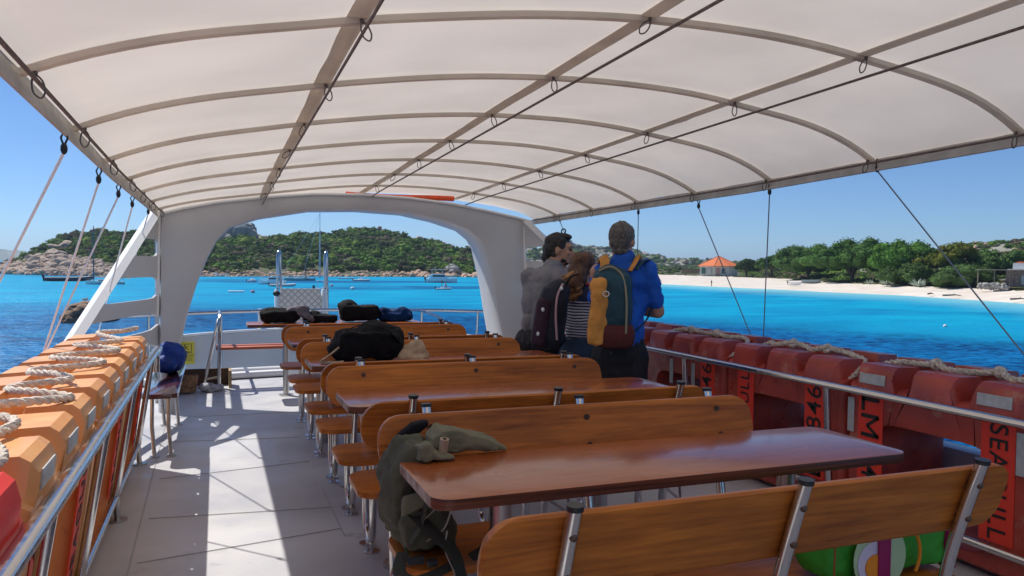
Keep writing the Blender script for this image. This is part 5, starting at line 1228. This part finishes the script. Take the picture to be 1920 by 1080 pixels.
def rocks(name,items,m):
    VV=[];FF=[];off=0
    for p,s,rz,fl in items:
        v,f=protoR[RNG.randrange(8)]; R_=np.array(Euler((RNG.uniform(-.6,.6),RNG.uniform(-.6,.6),rz)).to_matrix(),np.float32); q=(v*np.array([1,.8,fl],np.float32))@R_.T*s+np.array(p,np.float32); VV.append(q); FF.append(f+off); off+=len(v)
    o=rawmesh(name,np.concatenate(VV),np.concatenate(FF),m,smooth=False); return tag(o,kind='stuff')
it=[]
for _ in range(1300):
    px=RNG.uniform(-60,240); 
    tmax=.62 if px<60 else max(.12,.58-(px-60)*.0031); t=RNG.random()*tmax
    p=at_i(iu(px),t); s=RNG.uniform(.5,1.9)*(1.15 if px<110 else .8); it.append(((p.x,p.y,p.z+.3*s),s,RNG.uniform(0,6.3),RNG.uniform(.6,1.1)))
for _ in range(60):   # big heaped boulders at the point
    px=RNG.uniform(-40,130); t=RNG.uniform(.1,.75); p=at_i(iu(px),t); s=RNG.uniform(2.,3.4); it.append(((p.x,p.y,p.z+.3*s),s,RNG.uniform(0,6.3),RNG.uniform(.6,1)))
rocks('headland_boulders',it,ROCK)
it=[]
for _ in range(900):
    px=RNG.uniform(240,1010); t=RNG.random()**1.5*.10; p=at_i(iu(px),t); s=RNG.uniform(.25,.95)*(1.7 if px>770 else 1); it.append(((p.x,p.y,p.z+.2*s),s,RNG.uniform(0,6.3),RNG.uniform(.5,1)))
rocks('shore_rocks',it,ROCKP)
it=[]
for _ in range(420):
    u=RNG.random(); t=RNG.uniform(.45,1.05); p=at_f(u,t); s=RNG.uniform(1.2,3.6); it.append(((p.x,p.y,p.z+.1*s),s,RNG.uniform(0,6.3),RNG.uniform(.5,1.)))
for _ in range(26): 
    px=RNG.uniform(1040,1090); p=at_f((px-860)/640,.98); s=RNG.uniform(3,6); it.append(((p.x,p.y,p.z+.3*s),s,RNG.uniform(0,6.3),1.2))
rocks('hilltop_rocks',it,ROCKG)
it=[]
for _ in range(170):
    u=RNG.random(); p=at_s(u,RNG.uniform(.4,1.05)); s=RNG.uniform(.5,1.3); it.append(((p.x,p.y,p.z+.2*s),s,RNG.uniform(0,6.3),1))
rocks('right_hill_rocks',it,ROCKP)
def boulder(name,px,pytop,wpx,r,label,seed,m=ROCKG,pieces=10,cat='rock',ter=None,spread=.5):
    top=far(px,pytop,r); W=wpx/FPX*r/2; rs2=random.Random(seed); bb=bmesh.new(); X=Vector((AX.x,AX.y,0)); D=Vector((AZ.x,AZ.y,0))
    zb=ter; Hh=top.z-zb
    for k in range(pieces):
        u=rs2.uniform(-1,1); w_=rs2.uniform(0,1); env=(1-abs(u)**1.6); rr_=max(W*.16,min(W*.42,W*rs2.uniform(.2,.4)))
        z=zb+max(0,(Hh*env-rr_*.7))*w_; cc=Vector((top.x,top.y,0))+X*u*W*.85+D*rs2.uniform(-spread,spread)*W*(1-.5*w_); cc.z=z
        b=rock_mesh(cc,rr_,seed+k*7,3,.4,.85); me=bpy.data.meshes.new('x'); b.to_mesh(me); b.free(); bb.from_mesh(me); bpy.data.meshes.remove(me)
    M=MB(); M.b.free(); M.b=bb; o=M.build(name,m,ang=30); return tag(o,label,cat)
def ti(px,t): return at_i(iu(px),t)
def tr(px,t): p=ti(px,t); return math.hypot(p.x,p.y),p.z
r_,z_=tr(448,.97); boulder('granite_tor',448,409,98,r_,'craggy grey granite tor on the island skyline beside the arch leg',5,pieces=46,ter=z_-1)
r_,z_=tr(783,.99); boulder('hilltop_boulder',783,439,34,r_,'cream granite outcrop standing on the right shoulder of the island hill',9,m=ROCK,pieces=14,ter=z_-1)
r_,z_=tr(712,1); boulder('hilltop_boulder',712,421,26,r_,'small pale rocks on the top of the island hill',13,m=ROCK,pieces=9,ter=z_)
r_,z_=tr(187,1); boulder('hilltop_boulder',187,422,34,r_,'rock crest with ruined blocks on top of the left headland',21,m=ROCK,pieces=14,ter=z_-.5)
r_,z_=tr(850,.10); boulder('shore_boulder',848,491,46,r_,'pile of grey granite boulders at the water behind the white motorboat',31,m=ROCKG,pieces=22,ter=z_-1)
r_,z_=tr(905,.07); boulder('shore_boulder',903,502,60,r_,'pink granite boulders on the shore beside the right arch leg',37,m=ROCKP,pieces=24,ter=z_-1)
sr=srange(165,603); W=sr/FPX
bb=bmesh.new()
for (px,py,w_,h_,sd) in ((160,590,36,20,3),(172,584,30,17,8),(140,596,22,10,12),(190,594,14,13,19),(205,598,13,12,23),(180,600,34,9,29)):
    c=far(px,py,sr+(px-160)*.03); b=rock_mesh(c,w_*W*.95,sd,4,.42,h_/w_*1.15); me=bpy.data.meshes.new('x'); b.to_mesh(me); b.free(); bb.from_mesh(me); bpy.data.meshes.remove(me)
M=MB(); M.b.free(); M.b=bb; o=M.build('sea_rock',mat('brown_rock',(.31,.20,.125),.9,col2=(.13,.075,.045),vs=1.6,detail=10,world=True,bump=1,bs=3.5,bd=.15,grunge=((.07,.05,.04),.58,1.4)),ang=25); tag(o,'brown granite rock rising from the near water at the left','rock')
p=far(160,567,sr); t=E('gull',tuple(p),'white gull standing on top of the sea rock','bird')
m=MB().ball(p+Vector((0,0,.22)),(.20,.10,.09)).ball(p+Vector((.15,0,.36)),(.065,.055,.055)).cap(p+Vector((.12,0,.25)),p+Vector((.15,0,.36)),.05).cap(p+Vector((-.15,0,.22)),p+Vector((-.32,0,.19)),.05,.015).cyl(p+Vector((.2,0,.36)),p+Vector((.28,0,.35)),.018,.004)
organic('body',m,.02,GELW,t,smooth=2); MB().ball(p+Vector((-.04,0,.26)),(.2,.105,.065)).build('wings',mat('gull_grey',(.3,.3,.32),.8),t)
MB().cyl(p+Vector((0,.03,0)),p+Vector((0,.03,.18)),.012).cyl(p+Vector((0,-.03,0)),p+Vector((0,-.03,.18)),.012).build('legs',mat('leg_yellow',(.5,.3,.05),.6),t)
# ================================================================== boats
BW=mat('boat_white',(.93,.93,.92),.3,var=.05,vs=2); BWIN=mat('dark_glass',(.02,.03,.04),.08,coat=1); RUB=mat('rib_tube_grey',(.55,.56,.58),.5); RUBD=mat('rib_tube_navy',(.03,.04,.06),.5)
MAST=mat('mast_metal',(.55,.56,.58),.4,.6); OUTB=mat('outboard_black',(.02,.02,.022),.35); CANV=mat('boat_canvas',(.60,.60,.58),.8); TEAL2=mat('boat_turquoise',(.12,.42,.45),.4)
def hullmesh(L,B,Hh,sheer=.25,name='hull',draft=.25,transom=.85):
    m=MB(); rings=[]; n=14
    for i in range(n+1):
        t=i/n; x=-L/2+L*t; wb=B/2*(transom+(1-transom)*math.sin(min(1,t*2.2)*PI/2))*(1 if t<.5 else math.cos((t-.5)/.5*PI/2*.97)**.75); top=Hh+sheer*Hh*(t**2); kz=-draft*(1-.9*max(0,t-.7)/.3)
        rings.append([m.b.verts.new(p) for p in ((x,-wb*.93,top-.02),(x,-wb,top),(x,-wb*.93,Hh*.35),(x,-wb*.55,-draft*.2),(x,0,kz),(x,wb*.55,-draft*.2),(x,wb*.93,Hh*.35),(x,wb,top),(x,wb*.93,top-.02),(x,0,top-.05))])
    for a,b_ in zip(rings,rings[1:]):
        for k in range(10): m.b.faces.new((a[k],a[(k+1)%10],b_[(k+1)%10],b_[k]))
    m.b.faces.new(rings[0]); m.b.faces.new(rings[-1]); bmesh.ops.recalc_face_normals(m.b,faces=m.b.faces[:]); return m
def place(name,px,py,yaw,label,cat='boat',group='boats moored in the bay',dry=None):
    if dry is None: p=sea(px,py)
    else: p=dry
    # yaw relative to the line of sight: 0 = bow to the photo's right
    a=math.atan2(AX.y,AX.x)-math.atan((px-960)/FPX)
    return E(name,tuple(p),label,cat,group,rz=a+math.radians(yaw)),math.hypot(p.x,p.y)/FPX
def outboard(t,x,z,s=1):
    MB().box((x-.12*s,0,z+.35*s),(.32*s,.28*s,.42*s),bev=.06*s).box((x-.1*s,0,z-.1*s),(.14*s,.08*s,.6*s)).build('outboard_motor',OUTB,t,world=False)
def sailboat(px,py,Lpx,mast_px,mast_ytop,yaw,label,hm=BW,mm=MAST,two=False,rake=0):
    t,k=place('sailing_boat',px,py,yaw,label); L=Lpx*k; k2=k*1.0
    hullmesh(L,L*.28,L*.085,name='hull').build('hull',hm,t,world=False)
    MB().box((-.02*L,0,L*.105),(L*.42,L*.16,L*.05),bev=L*.015).box((-.28*L,0,L*.10),(L*.18,L*.2,L*.03)).build('cabin',BW,t,world=False)
    MB().box((0.0*L,0,L*.11),(L*.34,L*.165,L*.016)).build('windows',BWIN,t,world=False)
    mx=(mast_px-px)*k/max(.3,math.cos(math.radians(yaw))); d=ray(mast_px,mast_ytop); r=math.hypot(t.location.x,t.location.y); mh=H+d.z*r/math.hypot(d.x,d.y)-SEA
    m=MB(); m.cyl((mx,0,L*.1),(mx,0,mh),.11,.07,8); m.cyl((mx,0,L*.2),(mx-L*.36,0,L*.19),.06,n=6)
    for z in (.45,.7): m.cyl((mx,-.07*L,mh*z),(mx,.07*L,mh*z),.03,n=6)
    m.build('mast',mm,t,world=False)
    m=MB()
    for q in ((L*.48,0,L*.1),(-L*.48,0,L*.1),(mx,L*.13,L*.09),(mx,-L*.13,L*.09)): m.cyl((mx,0,mh*.97),q,.03,n=5)
    m.build('stays',mm,t,world=False)
    MB().cyl((mx-.1,0,L*.215),(mx-L*.34,0,L*.205),.16,n=8).build('furled_sail',CANV,t,world=False)
    MB().box((-.30*L,0,L*.19),(L*.16,L*.17,.04)).build('bimini',CANV,t,world=False)
    for sx in (-1,1): MB().tube([(L*.46,0,L*.15),(L*.35,sx*L*.07,L*.15),(0,sx*L*.13,L*.13),(-L*.45,sx*L*.10,L*.13)],.02,5).build('guard_rail',MAST,t,world=False)
    return t,k,L,mh,mx
def rib(px,py,Lpx,yaw,label,tm=RUB,ppl=0,console=True):
    t,k=place('inflatable_boat',px,py,yaw,label); L=Lpx*k; r=L*.042
    MB().tube(smoothpath([(-L/2,-L*.16,r*1.2),(0,-L*.17,r*1.2),(L*.32,-L*.13,r*1.5),(L*.48,0,r*1.9),(L*.32,L*.13,r*1.5),(0,L*.17,r*1.2),(-L/2,L*.16,r*1.2)],5),r,8).build('tube',tm,t,world=False)
    hullmesh(L*.9,L*.26,r*1.1,draft=.12).build('hull',BW,t,world=False)
    if console: MB().box((0,0,r*3.4),(L*.10,L*.10,r*4),bev=r*.3).box((-.14*L,0,r*2.4),(L*.10,L*.14,r*2.4),bev=r*.4).build('console',BW,t,world=False)
    outboard(t,-L*.5,r*1.4,max(.8,L/6))
    return t,k,L,r
def figure(p,h,yaw,label,col,grp,sit=False,cat='person'):
    """small distant person"""
    t=E('person',tuple(p),label,cat,grp,rz=yaw); m=MB(); s=h/1.7
    hz=.85 if not sit else .15
    m.ball((0,0,(hz+.75)*s),(.09*s,.10*s,.12*s)).cap((0,0,(hz+.05)*s),(0,0,(hz+.45)*s),.13*s,.15*s).cap((0,0,(hz+.45)*s),(0,0,(hz+.66)*s),.07*s,.05*s)
    for q in (-1,1):
        if sit: m.cap((0,q*.09*s,.13*s),(.38*s,q*.1*s,.30*s),.08*s,.06*s).cap((.38*s,q*.1*s,.30*s),(.55*s,q*.1*s,.02),.055*s,.04*s)
        else: m.cap((0,q*.08*s,.85*s),(.02*s*q,q*.1*s,.05*s),.085*s,.045*s)
        m.cap((0,q*.17*s,(hz+.5)*s),(.06*s,q*.22*s,(hz+.1)*s),.05*s,.035*s)
    organic('body',m,.03*s,SKIN,t,smooth=2,world=False)
    MB().cap((0,0,(hz+.08)*s),(0,0,(hz+.42)*s),.15*s,.17*s).build('clothing',col,t,world=False); return t
C1=mat('cloth_red',(.4,.05,.05),.8); C2m=mat('cloth_dark',(.03,.035,.05),.8); C3=mat('cloth_white',(.6,.6,.6),.8); C4=mat('cloth_pink',(.55,.2,.3),.8)
# dark RIB with passengers, white yacht with the blue mast
t,k,L,r=rib(130,527,70,4,'long dark inflatable boat full of people below the left headland',RUBD,console=False)
a=t.rotation_euler.z
for i in range(9):
    p=t.location+Vector((math.cos(a),math.sin(a),0))*(L*(-.33+.075*i))+Vector((0,0,1.25)); figure(p,1.5+.1*(i%3),a,'small seated figure, one of the row of passengers in the dark inflatable',[C1,C2m,C3,C4][i%4],'passengers in the dark inflatable',sit=True)
BMAST=mat('blue_mast',(.03,.10,.16),.4)
sailboat(197,533,58,202,424,184,'white sailing boat with a blue mast and pale green side below the left headland',mat('hull_pale_green',(.80,.86,.82),.35),BMAST)
# moored group seen under the arch
t,k,L,mh,mx=sailboat(545,526,44,529,396,160,'sailing boat with the tallest mast, behind the white motor yacht',TEAL2)
sailboat(572,526,38,573,448,20,'smaller dark masted sailing boat right of the tall masted one',TEAL2,mat('dark_mast',(.05,.04,.035),.5))
def motoryacht(px,py,Lpx,yaw,label,fly=True):
    t,k=place('motor_boat',px,py,yaw,label); L=Lpx*k
    hullmesh(L,L*.32,L*.13,.3).build('hull',BW,t,world=False)
    MB().prism([(-L*.42,L*.12),(L*.22,L*.14),(L*.08,L*.27),(-L*.30,L*.28),(-L*.42,L*.22)],1,-L*.12,L*.12,bev=L*.01).build('cabin',BW,t,world=False)
    MB().prism([(-L*.30,L*.185),(L*.14,L*.185),(L*.07,L*.25),(-L*.28,L*.25)],1,-L*.123,L*.123).build('windows',BWIN,t,world=False)
    m=MB()
    for x in (-.30,.05):
        for y in (-.1,.1): m.cyl((x*L,y*L,L*.27),(x*L-.02*L,y*L,L*.40),.03,n=6)
    m.build('bimini_frame',MAST,t,world=False); MB().box((-.14*L,0,L*.41),(L*.42,L*.24,L*.015),bev=L*.005).build('bimini',CANV,t,world=False)
    for sx in (-1,1): MB().tube([(L*.48,0,L*.24),(L*.35,sx*L*.10,L*.23),(L*.1,sx*L*.15,L*.20)],.02,5).build('bow_rail',MAST,t,world=False)
    MB().cyl((-.2*L,0,L*.42),(-.22*L,0,L*.55),.025,n=6).ball((-.21*L,0,L*.47),(.15,.15,.08)).build('radar_mast',MAST,t,world=False)
    return t,k,L
motoryacht(510,533,48,172,'white motor yacht with a canopied bridge, left of the gangway rail')
rib(530,537,46,8,'grey inflatable tender moored in front of the white motor yacht')
t,k=place('dinghy',472,529,0,'tiny white dinghy between the arch leg and the motor yacht'); hullmesh(17*k,1.5,.45).build('hull',BW,t,world=False); outboard(t,-8*k,.2,.8); MB().box((1*k,0,.6),(.8,.5,.5),bev=.1).build('console',BW,t,world=False)
t,k=place('dinghy',443,548,0,'flat white raft floating in front of a red buoy, left of the bags'); MB().box((0,0,.12),(27*k,1.2,.25),bev=.08).build('deck_board',BW,t,world=False); MB().box((0,0,.0),(25*k,1.0,.2)).build('float',CANV,t,world=False)
t,k=place('motor_boat',603,546,5,'small open boat with a white sunshade between the gangway rails'); L=26*k; hullmesh(L,L*.36,.5).build('hull',BW,t,world=False); outboard(t,-L*.48,.3,1.2)
MB().box((-.1*L,0,1.75),(L*.5,L*.3,.06)).build('sunshade',CANV,t,world=False); m=MB(); [m.cyl((x*L,y*L,.5),(x*L,y*L,1.75),.03,n=6) for x in (-.3,.1) for y in (-.12,.12)]; m.build('poles',MAST,t,world=False)
rib(678,527,31,4,'white inflatable boat moored alone below the middle of the island')
t,k=place('dinghy',649,523,0,'long low white rowing boat drawn up along the island shore'); hullmesh(29*k,1.5,.35).build('hull',BW,t,world=False); MB().box((0,0,.30),(.3,1.3,.05)).build('thwart',CANV,t,world=False)
t,k,L=motoryacht(828,530,58,2,'white motorboat with black outboard and white sunshade near the shore boulders'); outboard(t,-L*.5,.5,1.6)
t,k,L,r=rib(832,543,29,6,'white inflatable boat carrying two people in front of the white motorboat')
for i,(dx,l) in enumerate(((-.12,'person standing at the stern of the white inflatable near the motorboat'),(.12,'person seated ahead in the white inflatable near the motorboat'))):
    a=t.rotation_euler.z; figure(t.location+Vector((math.cos(a),math.sin(a),0))*L*dx+Vector((0,0,.4)),1.6,a,l,(C2m,C4)[i],None,sit=bool(i))
t,k=place('motor_boat',405,518,0,'pale motorboat lying at the shore just right of the left arch leg'); L=40*k; hullmesh(L,2,.6).build('hull',BW,t,world=False); MB().box((-.05*L,0,.8),(L*.2,1.4,.5),bev=.1).build('cabin',BW,t,world=False); MB().cyl((-.15*L,0,.8),(-.3*L,0,3.),.04,n=6).build('pole',MAST,t,world=False)
for px,py,s,c,l in ((474,549,.32,C4,'pink mooring buoy left of the bundles'),(622,537,.30,C4,'small pink buoy right of the gangway rail'),(661,543,.38,C3,'white mooring buoy in the turquoise water under the arch'),(1772,613,.16,C3,'small white buoy alone in the water at the right'),(470,531,.15,C3,'tiny white float beside the little dinghy')):
    p=sea(px,py); o=E('buoy',tuple(p),l,'buoy','mooring buoys'); MB().ball((0,0,.5*s),(s,s,s*.8)).build('float',c,o,world=False); MB().cyl((0,0,s*1.1),(0,0,s*1.6),s*.12).build('ring',MAST,o,world=False)
# beached boats
def onbeach(px,py,z): return sea(px,py,z)
t,k=place('dinghy',1490,532,0,'small pale dinghy with an outboard pulled up on the sand',dry=onbeach(1490,533,-2.3),group='boats pulled up on the beach'); hullmesh(22*k,1.4,.5).build('hull',BW,t,world=False); outboard(t,-11*k,.2,.9)
t,k=place('dinghy',1521,528,0,'blue-grey rowing boat lying on the upper beach under the pines',dry=onbeach(1521,529.5,-2.05),group='boats pulled up on the beach'); hullmesh(32*k,1.6,.6).build('hull',mat('boat_bluegrey',(.28,.36,.38),.5),t,world=False); MB().box((0,0,.5),(.3,1.4,.05)).build('thwart',CANV,t,world=False)
t,k=place('dinghy',1634,527,8,'white boat lying tilted among the dune plants',dry=onbeach(1634,529,-1.85),group='boats pulled up on the beach'); hullmesh(24*k,1.5,.55).build('hull',BW,t,world=False); MB().box((0,0,.45),(.3,1.3,.05)).build('thwart',CANV,t,world=False)
for px,py,l,c,sit in ((1334,537,'person standing at the water edge below the orange roofed house',C2m,False),(1229,526,'left of two people sitting on the sand beside the blue man',C3,True),(1237,527,'right of two people sitting on the sand beside the blue man',C2m,True)):
    p=sea(px,py,-2.6 if sit else -3.1); figure(p,1.6,random.uniform(0,6),l,c,None,sit=sit)
# driftwood and posts on the beach
DW=mat('driftwood',(.20,.16,.12),.9,var=.3,vs=3)
for i,(px,py,ln_,l) in enumerate(((1785,554,30,'long dark driftwood log lying on the right part of the beach'),(1910,561,26,'thick weathered log at the right edge of the beach'),(1745,551,10,'short piece of driftwood left of the long log'))):
    p=onbeach(px,py,-2.75); k=math.hypot(p.x,p.y)/FPX; v=Vector((AX.x,AX.y,0))*ln_*k/2; o=MB().tube(smoothpath([p-v,p+Vector((0,0,.08)),p+v*.6+Vector((0,.3,.1)),p+v],4),[.16*(1-.05*j) for j in range(13)],7).tube([p+v*.2,p+v*.35+Vector((0,.2,.35))],.05,5).build('driftwood_log',DW); tag(o,l,'log')
# ================================================================== houses
PLA=mat('pale_plaster',(.50,.53,.46),.85,var=.08,vs=1.5); PLW=mat('white_plaster',(.72,.70,.66),.85,var=.05,vs=1.5); TILE=mat('terracotta_tiles',(.72,.19,.06),.8,col2=(.58,.15,.05),vs=3,bump=.5,bs=3,bd=.05,detail=8); SHUT=mat('green_shutter',(.03,.13,.10),.6); STONE=mat('dark_stone_wall',(.20,.16,.14),.9,var=.35,vs=3,bump=.6,bs=5); BRN=mat('pink_door',(.38,.22,.20),.7)
def hframe(px,py,z,r=None):
    p=sea(px,py,z); k=math.hypot(p.x,p.y)/FPX; a=math.atan2(AX.y,AX.x)-math.atan((px-960)/FPX); return p,k,a
p,k,a=hframe(1347,517,-1.75)
t=E('house',tuple(p),'small pale house with an orange pyramid roof at the back of the beach','house',rz=a)
W=66*k; Hh=17*k
MB().box((0,W*.25,Hh/2),(W,W*.5,Hh)).prism([(-W*.5,-.0),(-W*.12,-W*.12),(W*.28,-W*.1),(W*.5,0),(W*.5,W*.2),(-W*.5,W*.2)],2,0,Hh*.99).build('wall',PLA,t,world=False,smooth=False)
e=W*.07
bb=MB(); ring=[(-W*.5-e,-.3*e,0),(-W*.12,-W*.12-e,0),(W*.28,-W*.1-e,0),(W*.5+e,0,0),(W*.5+e,W*.5+e,0),(-W*.5-e,W*.5+e,0)]
lo=[bb.b.verts.new((x,y,Hh)) for x,y,_ in ring]; mi=[bb.b.verts.new((x,y,Hh+.14)) for x,y,_ in ring]; ap=bb.b.verts.new((0,W*.2,Hh+19*k))
for i in range(6): bb.b.faces.new((lo[i],lo[(i+1)%6],mi[(i+1)%6],mi[i])); bb.b.faces.new((mi[i],mi[(i+1)%6],ap))
bb.b.faces.new(lo[::-1]); bmesh.ops.recalc_face_normals(bb.b,faces=bb.b.faces[:]); bb.build('roof',TILE,t,world=False,smooth=False)
m=MB(); [m.tube([v.co.copy() if False else Vector((ring[i][0],ring[i][1],Hh+.16)),Vector((0,W*.2,Hh+19*k+.05))],.11,5) for i in range(6)]; m.build('ridge_tiles',mat('ridge_tiles',(.55,.15,.06),.8),t,world=False)
MB().box((-W*.35,-W*.045,Hh*.95),(W*.32,.25,.35),Matrix.Rotation(-.33,3,'Z')).build('fascia',PLW,t,world=False,smooth=False)
MB().box((-W*.40,-W*.065,Hh*.5),(W*.10,.22,Hh*.62),Matrix.Rotation(-.33,3,'Z')).build('shutter',SHUT,t,world=False,smooth=False)
MB().box((-W*.24,-W*.12,Hh*.5),(W*.10,.16,Hh*.55),Matrix.Rotation(-.33,3,'Z')).build('window',mat('window_grey',(.42,.45,.42),.4),t,world=False,smooth=False)
MB().box((-W*.02,-W*.125,Hh*.42),(W*.10,.16,Hh*.75)).build('door',BRN,t,world=False,smooth=False)
MB().box((W*.13,-W*.12,Hh*.5),(W*.09,.14,Hh*.5)).build('window',BWIN,t,world=False,smooth=False)
p,k,a=hframe(1296,515,-1.85); t=E('reed_fence',tuple(p),'tan reed fence left of the orange roofed house','fence',rz=a)
m=MB(); n=60
for i in range(n): m.box(((-.5+(i+.5)/n)*34*k,0,5.2*k+random.uniform(-.06,.06)),(34*k/n*.9,.05,10.6*k))
m.build('reed_panel',mat('reeds',(.46,.26,.13),.9,var=.25,vs=4),t,world=False,smooth=False); m=MB()
for i in range(5): m.cyl(((-.5+i/4)*34*k,.1,0),((-.5+i/4)*34*k,.1,11*k),.07,n=6)
m.build('post',DW,t,world=False)
p,k,a=hframe(1898,538,-1.4); t=E('flat_roofed_house',tuple(p),'flat roofed stone house with a pergola at the right edge of the beach','house',rz=a)
MB().box((22*k,3,13*k),(62*k,6,26*k)).build('wall',STONE,t,world=False,smooth=False)
MB().box((26*k,2.6,27.4*k),(66*k,8,1.6*k)).build('roof_slab',PLW,t,world=False,smooth=False); MB().box((28*k,2.6,33*k),(56*k,6,9*k)).build('parapet',PLW,t,world=False,smooth=False)
MB().prism([(0*k,37*k),(60*k,37*k),(50*k,40*k),(8*k,40*k)],1,.5,5,).build('tile_ridge',TILE,t,world=False,smooth=False)
MB().box((16*k,-.05,11*k),(9*k,.12,14*k)).build('window',mat('window_pale',(.35,.38,.40),.3),t,world=False,smooth=False); MB().box((11*k,-.09,11*k),(1.*k,.1,15*k)).box((21*k,-.09,11*k),(1*k,.1,15*k)).build('window_frame',SHUT,t,world=False,smooth=False)
m=MB().box((-22*k,0,26.6*k),(56*k,4.,.9*k)); m.build('pergola_roof',mat('pergola_reed',(.42,.36,.28),.9),t,world=False,smooth=False)
m=MB(); [m.cyl((x*k,-1.8,-.5),(x*k,-1.8,26.4*k),.09,n=8) for x in (-46,-24,-4)]; m.build('pergola_post',DW,t,world=False)
p,k,a=hframe(1862,541.5,-1.75); t=E('stone_wall',tuple(p),'low grey drystone wall below the bushes by the flat roofed house','wall',rz=a)
m=MB(); [m.ball((RNG.uniform(-19,19)*k,RNG.uniform(-.3,.3),RNG.uniform(0,7.5)*k),(RNG.uniform(.22,.45),.3,RNG.uniform(.16,.34)),8,6) for _ in range(150)]; m.build('stones',ROCKG,t,world=False)
p,k,a=hframe(1758,533,-1.6); t=E('garden_wall',tuple(p),'short pale plaster garden wall under the yellowish conifer','wall',rz=a); MB().box((0,0,4.5*k),(17*k,.4,9*k)).box((0,0,9.2*k),(18*k,.5,.6*k)).build('wall',mat('grey_plaster',(.40,.37,.34),.9,var=.15,vs=1),t,world=False,smooth=False); MB().box((11*k,.1,4.*k),(5*k,.2,8*k)).build('gate',mat('rusty_gate',(.30,.13,.05),.8),t,world=False,smooth=False)
r_=rveg(1712)+32; p=far(1712,490,r_); k=r_/FPX; a=math.atan2(AX.y,AX.x)-math.atan((1712-960)/FPX); t=E('long_house',tuple(p),'long white roof of a house showing through the pines','house',rz=a)
MB().box((0,3,-3.2),(58*k,7,6)).build('wall',PLW,t,world=False,smooth=False); MB().prism([(-32*k,-.2),(32*k,-.2),(26*k,.75),(-22*k,.75)],1,-.8,7.5).build('roof',mat('pale_roof',(.60,.52,.44),.8,var=.1,vs=2),t,world=False,smooth=False); MB().box((10*k,-.55,-2.2),(3*k,.1,2)).build('window',BWIN,t,world=False,smooth=False)
p=far(903,505,262); k=262/FPX; a=math.atan2(AX.y,AX.x)-math.atan((903-960)/FPX); t=E('cottage',tuple(p),'pale cottage with a tiled roof and white chimney beside the right arch leg','house',rz=a)
MB().box((0,2,7*k),(26*k,5,16*k)).build('wall',PLA,t,world=False,smooth=False); MB().prism([(-16*k,13*k),(15*k,14*k),(8*k,20*k),(-2*k,19*k)],1,-.8,5).build('roof',TILE,t,world=False,smooth=False); MB().box((9*k,1.5,20*k),(4.5*k,1.2,13*k)).build('chimney',PLW,t,world=False,smooth=False); MB().box((2*k,-.52,9*k),(4*k,.1,5*k)).build('window',SHUT,t,world=False,smooth=False)
for px,py,l in ((1585,520,'left one of two short white posts on the dune edge under the pines'),(1602,520,'right one of two short white posts on the dune edge under the pines')):
    p,k,a=hframe(px,py+4,-1.8); t=E('white_post',tuple(p),l,'post','white posts on the dune edge',rz=a); MB().box((0,0,.45),(.32,.32,.9),bev=.04).box((0,0,.93),(.42,.42,.08)).build('stone',PLW,t,world=False)

# ================================================================== haze: the air over the bay
HZ=bpy.data.materials.new('air_haze'); HZ.use_nodes=True; nt=HZ.node_tree; nt.nodes.remove(nt.nodes['Principled BSDF'])
pv=N(nt,'VolumePrincipled'); pv.inputs['Color'].default_value=(.62,.80,1.0,1); pv.inputs['Density'].default_value=.00016; pv.inputs['Anisotropy'].default_value=.3
nt.links.new(pv.outputs[0],nt.nodes['Material Output'].inputs['Volume'])
o=MB().box((0,500,60),(13400,13400,134)).build('haze',HZ,smooth=False); tag(o,kind='stuff')
